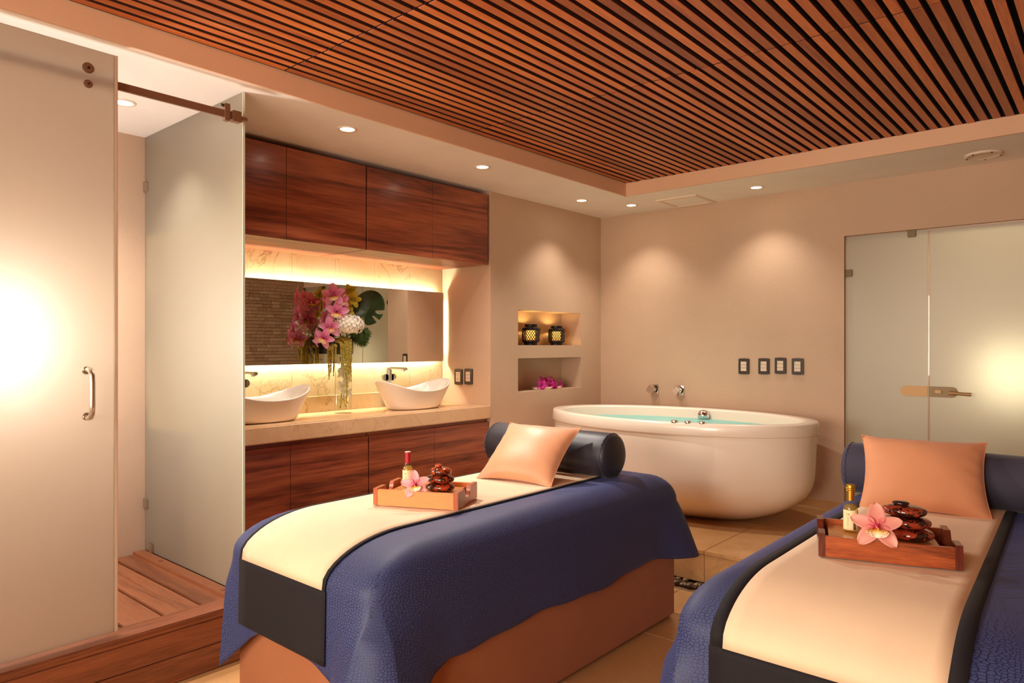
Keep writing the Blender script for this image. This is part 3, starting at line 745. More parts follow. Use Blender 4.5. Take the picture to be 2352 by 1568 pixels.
# ------------------------------------------------------------------ wall plates
def plate(loc, facing, label, kind, group, w_=0.082, h_=0.118):
    """facing: 'y' plates on a wall whose face looks to -Y"""
    t = thing('wall_plate', loc, label, 'outlet' if kind == 'outlet' else 'switch', group)
    n = 7; pr = []
    fr = MB()
    def outline(wx, hz, bow):
        out = []
        for i in range(n): u = -1 + 2 * i / (n - 1); out.append((u * wx, -hz - bow * (1 - u * u)))
        for i in range(n): u = 1 - 2 * i / (n - 1); out.append((u * wx, hz + bow * (1 - u * u)))
        return out
    obj('frame', fr.prism(outline(w_ / 2, h_ / 2 - 0.003, 0.003), 1, -0.011, 0.0), 'plate_dark', t, bevel=0.002, local=True)
    ki = 3 if kind != 'outlet' else 1
    kw, kh = 0.022, 0.036
    if kind == 'outlet':
        f = obj('socket_insert', MB().box(-kw, kw, -0.014, -0.0108, -kh, kh), 'outlet', t, bevel=0.001, local=True)
        for dz in (-0.018, 0.018):
            for dx in (-0.006, 0.006): obj('slot', MB().box(dx - 0.0012, dx + 0.0012, -0.0143, -0.0139, dz, dz + 0.009), 'hole', f, local=True)
            obj('ground_hole', MB().tube([(0, -0.0143, dz - 0.006), (0, -0.0138, dz - 0.006)], 0.0025, 10), 'hole', f, local=True)
    else:
        hh = 2 * kh / ki
        for i in range(ki):
            z0 = -kh + i * hh
            kk = obj('rocker_key', MB().box(-kw, kw, -0.0145, -0.0108, z0 + 0.0008, z0 + hh - 0.0008), 'switch_key', t, bevel=0.001, local=True)
            if i == ki - 1 and kind == 'lit':
                obj('indicator', MB().box(-kw + 0.001, -kw + 0.007, -0.0149, -0.0144, z0 + 0.006, z0 + hh - 0.006), 'indicator', kk, local=True)
    return t
for i, (x_, z_, lb, kd) in enumerate(((-2.119, 1.148, 'dark framed switch plate set apart from the other three, nearest the tap knobs', 'plain'), (-1.969, 1.151, 'dark framed switch plate second from the tap knobs on the back wall', 'lit'),
                             (-1.849, 1.157, 'dark framed switch plate mounted slightly higher than its three neighbours', 'lit'), (-1.728, 1.154, 'dark framed switch plate nearest the frosted door', 'lit'))):
    plate((x_, YB, z_), 'y', lb, kd, 'switch plates on the back wall')
plate((-3.708, YN, 1.071), 'y', 'dark framed power outlet on the alcove side wall', 'outlet', 'plates on the alcove side wall')
plate((-3.605, YN, 1.076), 'y', 'dark framed light switch beside the power outlet by the basin', 'plain', 'plates on the alcove side wall')

# ------------------------------------------------------------------ frosted doors in the back wall
ent = thing('frosted_doorway', (-0.57, YB + 0.03, 0), 'wide frosted glass doorway with metal lock in the back wall', 'glass door')
pa = boxobj('fixed_pane', 'frost_door', (DX0 + 0.004, -0.928, YB + 0.028, YB + 0.038, 0.0, 2.040), ent, 0.001, seg=1)
dp = boxobj('door_pane', 'frost_door', (-0.920, -0.180, YB + 0.028, YB + 0.038, 0.005, 2.036), ent, 0.001, seg=1)
boxobj('fixed_pane', 'frost_door', (-0.172, XR - 0.004, YB + 0.028, YB + 0.038, 0.0, 2.040), ent, 0.001, seg=1)
boxobj('edge_seal', 'glass', (-0.9275, -0.9205, YB + 0.026, YB + 0.040, 0.005, 2.036), ent, 0)
boxobj('top_clip', 'dark_clip', (-1.044, -0.994, YB + 0.018, YB + 0.048, 2.000, 2.045), ent, 0.004)
boxobj('top_clip', 'dark_clip', (-0.155, -0.105, YB + 0.018, YB + 0.048, 2.000, 2.045), ent, 0.004)
boxobj('side_clip', 'dark_clip', (DX0, DX0 + 0.046, YB + 0.018, YB + 0.048, 1.768, 1.818), ent, 0.004)
def stadium(x0, x1, zc, h_, round0, round1, n=10):
    r = h_ / 2; out = []
    if round1:
        out += [(x1 - r + r * math.cos(a), zc + r * math.sin(a)) for a in [-PI / 2 + PI * i / n for i in range(n + 1)]]
    else: out += [(x1, zc - r), (x1, zc + r)]
    if round0:
        out += [(x0 + r - r * math.cos(a), zc + r * math.sin(a)) for a in [PI / 2 - PI * i / n for i in range(n + 1)]]
    else: out += [(x0, zc + r), (x0, zc - r)]
    return out
obj('strike_plate', MB().prism(stadium(-1.084, -0.927, 1.010, 0.066, True, False), 1, YB + 0.016, YB + 0.030), 'brass', ent, bevel=0.002)
lk = obj('lock_case', MB().prism(stadium(-0.921, -0.765, 1.010, 0.066, False, True), 1, YB + 0.016, YB + 0.030), 'brass_dark', ent, bevel=0.002)
obj('thumb_turn', MB().prism(stadium(-0.888, -0.850, 1.012, 0.020, True, True), 1, YB + 0.002, YB + 0.016), 'brass', lk, bevel=0.003)
obj('handle_neck', MB().tube([(-0.795, YB + 0.016, 1.008), (-0.795, YB - 0.03, 1.008)], 0.011, 18), 'brass', lk, 'auto')
obj('lever', MB().tube([(-0.805, YB - 0.034, 1.008), (-0.78, YB - 0.036, 1.008), (-0.75, YB - 0.030, 1.006), (-0.72, YB - 0.032, 1.004), (-0.688, YB - 0.030, 1.003)], [0.011, 0.012, 0.010, 0.010, 0.011], 16), 'brass', lk, 'auto')
area('added_passage_light', (-0.5, 5.95, 2.3), (-0.5, 5.9, 0), 0.9, 0.5, 14)  # unseen area light added in the passage behind the door glass
lm = thing('assumed_passage_pendant', (-0.52, 5.52, ZC), 'assumed round pendant lamp glowing through the frosted doorway', 'pendant lamp')  # unseen globe added behind the door glass for its bright patch
obj('canopy', MB().lathe([(0.05, ZC - 0.02), (0.05, ZC)], 28, (-0.52, 5.52, 0)), 'steel', lm, 'auto')
obj('cord', MB().tube([(-0.52, 5.52, ZC - 0.02), (-0.52, 5.52, 1.32)], 0.003, 8), 'white_trim', lm, True)
obj('globe', MB().sphere((-0.52, 5.52, 1.12), 0.20, 28, 18), 'globe_soft', lm, True)

# ------------------------------------------------------------------ bathtub
BC = (-2.345, 4.415); TA, TB = 0.958, 0.560; RIMZ = 0.833
tub = thing('oval_bathtub', (BC[0], BC[1], PZ), 'freestanding oval white bathtub filled with pale turquoise water', 'bathtub')
def ell(prof, n=96):
    m = MB(); vs = []; fs = []
    for a, b, z in prof:
        for k_ in range(n):
            th = 2 * PI * k_ / n; vs.append((BC[0] + a * math.cos(th), BC[1] + b * math.sin(th), z))
    for j in range(len(prof) - 1):
        for k_ in range(n):
            k2 = (k_ + 1) % n; fs.append((j * n + k_, j * n + k2, (j + 1) * n + k2, (j + 1) * n + k_))
    return m.add(vs, fs), n
H = RIMZ - 0.075 - PZ
bp = []
for i in range(17):
    t_ = i / 16
    inset = 0.012 + 0.024 * t_ + 0.38 * max(0.0, (t_ - 0.38) / 0.62) ** 3.1
    bp.append((TA - inset * 1.05, TB - inset * 0.85, RIMZ - 0.075 + 0.01 - (H + 0.01) * t_))
m_, n_ = ell(bp); m_.f.append(tuple(range(len(m_.v) - n_, len(m_.v))))
obj('shell', m_, 'acrylic', tub, True)
m_, n_ = ell([(TA - 0.02, TB - 0.02, RIMZ - 0.072), (TA, TB, RIMZ - 0.075), (TA + 0.003, TB + 0.003, RIMZ - 0.070), (TA, TB, RIMZ - 0.03), (TA - 0.002, TB - 0.002, RIMZ - 0.008), (TA - 0.008, TB - 0.008, RIMZ), (TA - 0.07, TB - 0.052, RIMZ), (TA - 0.088, TB - 0.066, RIMZ - 0.003), (TA - 0.096, TB - 0.074, RIMZ - 0.012)])
obj('rim', m_, 'acrylic', tub, True)
m_, n_ = ell([(TA - 0.096, TB - 0.074, RIMZ - 0.012), (TA - 0.11, TB - 0.085, RIMZ - 0.06), (TA - 0.15, TB - 0.11, RIMZ - 0.16), (TA - 0.22, TB - 0.16, RIMZ - 0.34), (TA - 0.38, TB - 0.28, RIMZ - 0.44)])
m_.f.append(tuple(range(len(m_.v) - n_, len(m_.v))))
obj('basin', m_, 'acrylic', tub, True)
WZ = RIMZ - 0.074
m_ = MB().lathe([(1.0, WZ), (0.0001, WZ)], 96, (BC[0], BC[1], 0), TA - 0.115, TB - 0.088, cap0=False, cap1=False)
obj('bath_water', m_, 'bath_water', None, True, label='pale turquoise water filling the oval bathtub', cat='water', kind='stuff')
bl = obj('water_inlet', MB().sphere((-2.335, BC[1] + TB - 0.115, 0.785), 0.043, 32, 20), 'chrome', tub, True)
for (x_, y_, r) in ((-2.065, 3.905, 0.022), (-1.985, 3.921, 0.020), (-1.905, 3.945, 0.020)):
    obj('rim_control', MB().lathe([(r * 1.05, RIMZ), (r * 1.05, RIMZ + 0.004), (r, RIMZ + 0.011), (r * 0.8, RIMZ + 0.013), (r * 0.3, RIMZ + 0.011)], 28, (x_, y_, 0)), 'chrome', tub, 'auto')

def tap(x_, z_, rot, label):
    t = thing('tap_knob', (x_, YB, z_), label, 'tap', 'square tap knobs above the bathtub')
    obj('backplate', MB().box(-0.037, 0.037, -0.008, 0, -0.037, 0.037), 'chrome', t, bevel=0.002, local=True)
    obj('collar', MB().tube([(0, -0.008, 0), (0, -0.026, 0)], 0.02, 20), 'black_iron', t, 'auto', local=True)
    kb = MB().box(-0.027, 0.027, -0.076, -0.024, -0.027, 0.027)
    kb.xf(Matrix.Rotation(rot, 4, 'Y'))
    obj('cube_knob', kb, 'chrome', t, bevel=0.0025, local=True)
tap(-2.872, 0.948, 0.55, 'polished square tap knob above the tub, nearer the room corner')
tap(-2.645, 0.948, 0.62, 'polished square tap knob above the tub, nearer the switch plates')

# ------------------------------------------------------------------ massage tables with blanket, runner, bolster, pillow
ZT = 0.685
class Bed:
    x0, x1, y0, y1 = -2.47, -1.600, 1.25, 3.10
    sw, fw, hw, V = 0.13, 0.30, 0.13, 0.125
    P = 4.2
    def __init__(s, dx, dy): s.dx = dx; s.dy = dy
    def top(s, x_, y_):
        a = max(0.0, 1 - min(x_ - s.x0, s.x1 - x_) / s.sw)
        b = max(0.0, 1 - (y_ - s.y0) / s.fw, 1 - (s.y1 - y_) / s.hw)
        q = min(1.0, (a ** s.P + b ** s.P) ** (1 / s.P))
        return ZT - s.V * (1 - math.sqrt(max(0, 1 - q * q)))
def blanket_mesh(b, foot=(0.20, 0.17), head=(0.03, 0.03), flare_foot=(0.035, 0.10), flare_head=(0.02, 0.10), seed=0, hem=0.325):
    """rings from the flat top over the shoulders down to the hem"""
    rnd = random.Random(seed)
    per = []   # (ax, ay, kind, phi) description of each perimeter point
    nS, nC = 24, 20
    xa, xb, ya, yb = b.x0 + b.sw, b.x1 - b.sw, b.y0 + b.fw, b.y1 - b.hw
    # order: foot side left->right, corner FR, right side, corner HR, head side, corner HL, left side, corner FL
    def corner(cx, cy, wx, wy, sx, sy, ci, rev):
        out = []
        for i in range(nC + 1):
            ph = (PI / 2) * i / nC
            if rev: ph = PI / 2 - ph
            out.append(('c', cx, cy, wx, wy, sx, sy, ph, ci))
        return out
    for i in range(1, nS): per.append(('s', xa + (xb - xa) * i / nS, ya, 0, -1, b.fw))
    per += corner(xb, ya, b.sw, b.fw, 1, -1, 0, True)
    nL = 52
    for i in range(1, nL): per.append(('s', xb, ya + (yb - ya) * i / nL, 1, 0, b.sw))
    per += corner(xb, yb, b.sw, b.hw, 1, 1, 1, False)
    for i in range(1, nS): per.append(('s', xb + (xa - xb) * i / nS, yb, 0, 1, b.hw))
    per += corner(xa, yb, b.sw, b.hw, -1, 1, 2, True)
    for i in range(1, nL): per.append(('s', xa, yb + (ya - yb) * i / nL, -1, 0, b.sw))
    per += corner(xa, ya, b.sw, b.fw, -1, -1, 3, False)
    def at(p, q):
        if p[0] == 's': return p[1] + p[3] * p[5] * q, p[2] + p[4] * p[5] * q
        _, cx, cy, wx, wy, sx, sy, ph, ci = p
        return cx + sx * wx * q * abs(math.cos(ph)) ** (2 / b.P), cy + sy * wy * q * abs(math.sin(ph)) ** (2 / b.P)
    outer = [at(p, 1.0) for p in per]
    N = len(per)
    cum = [0.0]
    for i in range(N): 
        a_, c_ = outer[i], outer[(i + 1) % N]; cum.append(cum[-1] + math.hypot(a_[0] - c_[0], a_[1] - c_[1]))
    corners = [(b.x1, b.y0), (b.x1, b.y1), (b.x0, b.y1), (b.x0, b.y0)]
    cdir = [(0.75, -0.66), (0.7, 0.7), (-0.7, 0.7), (-0.7, -0.7)]
    drops = [foot[1], head[1], head[0], foot[0]]; flares = [flare_foot[1], flare_head[1], flare_head[0], flare_foot[0]]
    ncorner = [i for i in range(N)]
    vs = []; uvs = []; fs = []
    qs = [0.0, 0.2, 0.38, 0.54, 0.68, 0.8, 0.89, 0.95, 0.985, 1.0]
    rows = []
    arc = 0.0
    for j, q in enumerate(qs):
        z = ZT - b.V * (1 - math.sqrt(max(0, 1 - q * q)))
        arc = 0.2 * q
        for i, p in enumerate(per):
            x_, y_ = at(p, q); vs.append((x_, y_, z)); uvs.append((cum[i], arc))
    nd = 16
    for j in range(1, nd + 1):
        h_ = j / nd
        for i, p in enumerate(per):
            x_, y_ = outer[i]
            wgt = 0; ox = oy = 0.0; drop = 0.0
            for ci, (cx, cy) in enumerate(corners):
                d = math.hypot(x_ - cx, y_ - cy)
                if d < 0.42:
                    drop += drops[ci] * max(0, 1 - d / 0.30) ** 1.4
                    if ci in (1, 2):
                        r = max(0.0, 1 - d / 0.26)
                        r = r * r * (3 - 2 * r); r = min(1.0, 1.5 * r)
                        ox += cdir[ci][0] * flares[ci] * r * h_ ** 0.85; oy += cdir[ci][1] * flares[ci] * r * h_ ** 0.85
                    elif d < 0.26:
                        sx = 1 if ci == 0 else -1; fl_ = flares[ci] / 0.10
                        # signed distance round the corner: negative on the foot side
                        on_foot = abs(y_ - cy) < abs(x_ - cx)
                        s_ = -d if on_foot else d
                        A = (cx - sx * (0.03 + 0.05 * h_ * fl_), cy - 0.085 * h_ * fl_); B = (cx + sx * 0.07 * h_ * fl_, cy + 0.04 + 0.02 * h_)
                        fs_ = 0.125 if ci == 3 else 0.20; P0 = (cx - sx * fs_, cy); P1 = (cx, cy + 0.26)
                        def lp(p_, q_, f_): return (p_[0] + (q_[0] - p_[0]) * f_, p_[1] + (q_[1] - p_[1]) * f_)
                        if s_ < -fs_: g = (x_, y_)
                        elif s_ < -0.045: g = lp(A, P0, ((-s_ - 0.045) / (fs_ - 0.045)) ** 0.8)
                        elif s_ < 0.045: g = lp(A, B, (s_ + 0.045) / 0.09)
                        else: g = lp(B, P1, ((s_ - 0.045) / 0.215) ** 0.8)
                        bl2 = min(1.0, h_ * 3.0); bl2 = bl2 * bl2 * (3 - 2 * bl2)
                        ox += (g[0] - x_) * bl2; oy += (g[1] - y_) * bl2
            z0 = ZT - b.V
            hz = hem - drop + 0.008 * math.sin(cum[i] * 9 + seed) + 0.004 * math.sin(cum[i] * 23)
            z = z0 + (hz - z0) * h_
            nx_ = p[3] if p[0] == 's' else p[5] * 0.7; ny_ = p[4] if p[0] == 's' else p[6] * 0.7
            wv = 0.007 * math.sin(cum[i] * 7.0 + seed * 2) * h_ + 0.02 * h_ * 0.4
            if p[0] == 's' and p[4] == -1: wv = 0.004 * h_
            vs.append((x_ + ox + nx_ * wv, y_ + oy + ny_ * wv, z)); uvs.append((cum[i], 0.2 + (z0 - z)))
    R_ = len(qs) + nd
    for j in range(R_ - 1):
        for i in range(N):
            i2 = (i + 1) % N; fs.append((j * N + i, j * N + i2, (j + 1) * N + i2, (j + 1) * N + i))
    j0 = len(qs) + int(nd * 0.6)
    cu = [0.0]
    for i in range(N):
        a_, c_ = vs[j0 * N + i], vs[j0 * N + (i + 1) % N]; cu.append(cu[-1] + math.hypot(a_[0] - c_[0], a_[1] - c_[1]))
    down = [0.0] * N; uvs = []
    for j in range(R_):
        for i in range(N):
            if j: down[i] += (Vector(vs[j * N + i]) - Vector(vs[(j - 1) * N + i])).length
        # even out the length along each ring so that the cells stay level
        sm = [sum(down[(i + d_) % N] for d_ in range(-5, 6)) / 11 for i in range(N)]
        uvs += [(cu[i], sm[i]) for i in range(N)]
    fs.append(tuple(range(N)))
    m = MB().add(vs, fs, uvs)
    return m.xf(Matrix.Translation((b.dx, b.dy, 0)))

def runner_fn(b, x0f, x1f, ya, yb, zlow, zmid, part):
    """a strip over the foot end: returns MB of cream panel, end band or a trim edge"""
    EPS = 0.006
    Ls = [(0.0, zlow)]  # path points (y, z or None)
    path = []
    zf = ZT - b.V
    def pt(u, s_):
        """u 0..1 across, s_ path position in metres from hem; returns position"""
        front = zf - zlow
        if s_ <= front:
            y_ = b.y0 - EPS - 0.004 * (1 - s_ / front); z = zlow + s_
            xx = x0f(y_) + (x1f(y_) - x0f(y_)) * u
            return (xx + b.dx, y_ + b.dy, z)
        y_ = yfun(s_ - front)
        xx = x0f(y_) + (x1f(y_) - x0f(y_)) * u
        t_ = max(0, 1 - (y_ - b.y0) / 0.05)
        return (xx + b.dx, y_ + b.dy - EPS * t_, b.top(xx, max(y_, b.y0 + 1e-4)) + EPS)
    # arc length along the middle of the shoulder
    tab = [(0.0, b.y0)]; acc = 0.0; py, pz = b.y0, zf
    for i in range(1, 401):
        y_ = b.y0 + (yb - b.y0) * (i / 400) ** 2; z = b.top((b.x0 + b.x1) / 2, y_)
        acc += math.hypot(y_ - py, z - pz); tab.append((acc, y_)); py, pz = y_, z
    def yfun(a):
        lo = 0
        for i in range(1, len(tab)):
            if tab[i][0] >= a:
                f = (a - tab[i - 1][0]) / max(1e-9, tab[i][0] - tab[i - 1][0]); return tab[i - 1][1] + f * (tab[i][1] - tab[i - 1][1])
        return yb
    total = (zf - zlow) + acc; smid = zmid - zlow
    return pt, total, smid

def make_bed(dx, dy, words, satin):
    b = Bed(dx, dy)
    t = thing('massage_table', (-2.035 + dx, 2.18 + dy, 0), 'massage table with terracotta skirt, ' + words, 'massage table', 'massage tables')
    sk = MB(); n = 24
    obj('skirt', MB().box(-2.44 + dx, -1.618 + dx, 1.285 + dy, 3.075 + dy, 0.004, 0.56), 'terracotta', t, bevel=0.02, seg=3)
    obj('mattress', MB().box(-2.44 + dx, -1.63 + dx, 1.30 + dy, 3.07 + dy, 0.50, 0.64), 'cream', t, bevel=0.05, seg=4)
    return b
def dress_bed(b, w_tab, blanket_kw, xr0, xr1, trim, words, pill, pillmat, bolmat, bol):
    dx, dy = b.dx, b.dy
    obj('blanket', blanket_mesh(b, **blanket_kw), 'navy_croc', None, True, solid=0.003, label='navy crocodile-pattern blanket draped over the massage table ' + words, cat='blanket', group='navy blankets')
    t = thing('table_runner', (-2.09 + dx, 2.0 + dy, 0.33), 'cream table runner with black borders on the massage table ' + words, 'runner', 'cream runners')
    pt, total, smid = runner_fn(b, xr0, xr1, 0, 2.87, 0.325, 0.553, None)
    wid = 0.515; f = trim / wid
    obj('panel', MB().grid(lambda u, v: pt(f + (1 - 2 * f) * u, smid + (total - smid) * v), 14, 60), 'cream', t, True, solid=0.003)
    obj('end_band', MB().grid(lambda u, v: pt(-0.004 + 1.008 * u, smid * v), 10, 12), 'black_cloth', t, True, solid=0.0035)
    for a_, c_ in ((0, f), (1 - f, 1)):
        obj('border', MB().grid(lambda u, v: pt(a_ + (c_ - a_) * u, smid + (total - smid) * v), 2, 60), 'black_cloth', t, True, solid=0.0035)
    # bolster
    bx0, bx1, by, r = bol
    zc = ZT + r - 0.006
    t = thing('bolster', ((bx0 + bx1) / 2, by, zc - r), 'black cylindrical bolster at the head of the massage table ' + words, 'bolster', 'black bolsters')
    N = 40; prof = []
    vs = []; fs = []
    rows = [(bx0 + 0.012, r * 0.93), (bx0 + 0.004, r * 0.97), (bx0, r * 0.985), (bx0 + 0.01, r), (bx0 + 0.05, r * 1.005), ((bx0 + bx1) / 2, r * 1.012), (bx1 - 0.05, r * 1.005), (bx1 - 0.01, r), (bx1, r * 0.985)]
    def rowpts(xx, rr, sag=1.0):
        return [(xx, by + rr * math.cos(2 * PI * k_ / N), zc + rr * math.sin(2 * PI * k_ / N)) for k_ in range(N)]
    mb = MB()
    rr_ = rows[2:]
    for xx, q in rr_: vs += rowpts(xx, q)
    for j in range(len(rr_) - 1):
        for k_ in range(N):
            k2 = (k_ + 1) % N; fs.append((j * N + k_, j * N + k2, (j + 1) * N + k2, (j + 1) * N + k_))
    obj('cover', MB().add(vs, fs), bolmat, t, True)
    for xx, sgn in ((bx0, -1), (bx1, 1)):
        v2 = []; f2 = []
        prof2 = [(xx - sgn * 0.002, r * 0.985), (xx + sgn * 0.010, r * 0.95), (xx + sgn * 0.020, r * 0.82), (xx + sgn * 0.027, r * 0.55), (xx + sgn * 0.030, r * 0.2)]
        for a_, q in prof2: v2 += rowpts(a_, q)
        for j in range(len(prof2) - 1):
            for k_ in range(N):
                k2 = (k_ + 1) % N; f2.append((j * N + k_, j * N + k2, (j + 1) * N + k2, (j + 1) * N + k_))
        f2.append(tuple(range(len(v2) - N, len(v2))))
        ec = obj('end_cap', MB().add(v2, f2), bolmat, t, True)
        ring = []
        for k_ in range(90):
            a_ = 2 * PI * k_ / 90; q = r * 0.99 + 0.0015 * math.sin(k_ * 2.3)
            ring.append((xx - sgn * 0.001 + 0.002 * math.sin(k_ * 1.7), by + q * math.cos(a_), zc + q * math.sin(a_)))
        obj('seam', MB().tube(ring, 0.0022, 6, True), 'bolster_matte', ec, True)
    # pillow
    bl_, br_, tl_, tr_ = [Vector(p) for p in pill[0]]
    thick, shift = pill[1], pill[2]
    ux = ((br_ - bl_) + (tr_ - tl_)) / 2; W = ux.length; ux.normalize()
    uy = ((tl_ - bl_) + (tr_ - br_)) / 2; Hh = uy.length; uy.normalize()
    nz = ux.cross(uy).normalized(); uy = nz.cross(ux)
    c = (bl_ + br_ + tl_ + tr_) / 4 + nz * shift
    def side(sg):
        def fn(u, v):
            a_ = 2 * u - 1; b_ = 2 * v - 1
            e = (1 - a_ ** 4) * (1 - b_ ** 4)
            fat = max(0.0, 1 - abs(a_) ** 2.2) ** 0.62 * max(0.0, 1 - abs(b_) ** 2.2) ** 0.62
            px = a_ * (1 - 0.09 * (1 - b_ * b_) * abs(a_) ** 3); py = b_ * (1 - 0.11 * (1 - a_ * a_) * abs(b_) ** 3)
            e2 = min(1.0, 4 * fat) * fat; wr_ = sg * (0.0015 * math.sin(5 * a_ + 3 * b_) + 0.005 * math.sin(17 * b_ + 5 * a_) * abs(a_) ** 4 + 0.003 * math.sin(15 * a_ - 5 * b_) * abs(b_) ** 4) * e2
            return c + ux * (px * W / 2) + uy * (py * Hh / 2) + nz * (sg * thick / 2 * fat + wr_)
        return fn
    t = thing('satin_pillow', tuple(Vector((c.x, c.y, ZT + 0.012))), 'peach ' + ('shiny satin' if pillmat == 'peach_satin' else 'matte') + ' pillow leaning on the bolster ' + words, 'pillow', 'peach pillows')
    mbp = MB().grid(side(1), 28, 28); mbp.grid(side(-1), 28, 28)
    bm = mbp
    obj('cushion', bm, pillmat, t, True)
    edge = []
    f1 = side(0)
    for i in range(20): edge.append(f1(i / 20, 0))
    for i in range(20): edge.append(f1(1, i / 20))
    for i in range(20): edge.append(f1(1 - i / 20, 1))
    for i in range(20): edge.append(f1(0, 1 - i / 20))
    obj('piping', MB().tube(edge, 0.0018, 6, True), pillmat, t, True)

bedL = make_bed(0, 0, 'nearer the vanity cabinets', True)
dress_bed(bedL, None, dict(seed=1), lambda y: -2.345, lambda y: -1.830, 0.016, 'nearer the vanity',
          (((-2.205, 2.345, 0.698), (-1.815, 2.405, 0.690), (-2.312, 2.612, 0.918), (-1.940, 2.680, 0.918)), 0.135, 0.0), 'peach_satin', 'bolster_satin', (-2.515, -1.800, 2.795, 0.106))
bedR = make_bed(1.56, 0.41, 'nearer the frosted doorway', False)
dress_bed(bedR, None, dict(seed=2, flare_foot=(0.09, 0.10), foot=(0.12, 0.15)), lambda y: -2.338 , lambda y: -1.795 - 0.055 * max(0, min(1, (y - 1.3) / 1.4)), 0.032, 'nearer the frosted doorway',
          (((-0.765, 2.875, 0.694), (-0.372, 2.945, 0.690), (-0.780, 3.080, 0.942), (-0.345, 3.185, 0.942)), 0.16, -0.01), 'peach', 'bolster_matte', (-0.868, -0.14, 3.215, 0.105))

# ------------------------------------------------------------------ trays with bottle, orchid and stones
def tray(loc, rotz, W, D, style, label):
    """front edge from the origin along +x, depth along +y"""
    t = thing('wooden_tray', loc, label, 'tray', 'wooden trays', rotz=rotz)
    Hh = 0.060; th = 0.014; et = 0.018
    lt = style == 'light'
    m1, m2 = ('tray_light', 'tray_end_light') if lt else ('tray_dark', 'tray_end_dark')
    obj('front_board', MB().box(et, W - et, 0, th, 0, Hh), m1, t, bevel=0.0015, local=True)
    obj('back_board', MB().box(et, W - et, D - th, D, 0, Hh), m1, t, bevel=0.0015, local=True)
    if lt:
        poly = [(0, 0), (D, 0), (D, Hh + 0.004), (D * 0.66, Hh + 0.004)]
        for i in range(11):
            a = -PI * i / 10
            poly.append((D * 0.5 + D * 0.14 * math.cos(a), Hh - 0.008 + 0.028 * math.sin(a)))
        poly += [(D * 0.34, Hh + 0.004), (0, Hh + 0.004)]
    else:
        poly = [(0, 0), (D, 0), (D, Hh + 0.008), (D * 0.75, Hh + 0.008), (D * 0.66, Hh - 0.024), (D * 0.30, Hh - 0.024), (D * 0.24, Hh + 0.008), (0, Hh + 0.008)]
    for x0 in (0, W - et):
        obj('end_board', MB().prism(poly, 0, x0, x0 + et), m2, t, bevel=0.0012, local=True)
    obj('floor_panel', MB().box(et + (0.02 if lt else 0.012), W - et - 0.025, th, D - th, 0.034, 0.044), 'tray_floor', t, bevel=0.001, local=True)
    return t
RT = math.radians
TLz = ZT + 0.0095
aL = math.atan2(0.148, 0.309); aR = math.atan2(0.114, 0.338)
tray((-2.153, 1.679, TLz), aL, 0.343, 0.225, 'light', 'light orange wooden tray on the massage table nearer the vanity')
tray((-0.658, 2.108, TLz), aR, 0.357, 0.235, 'dark', 'dark streaked wooden tray on the massage table nearer the frosted doorway')
def on_tray(which, a, b, z=0.044):
    o, an = ((-2.153, 1.679), aL) if which == 'L' else ((-0.658, 2.108), aR)
    return (o[0] + a * math.cos(an) - b * math.sin(an), o[1] + a * math.sin(an) + b * math.cos(an), TLz + z)

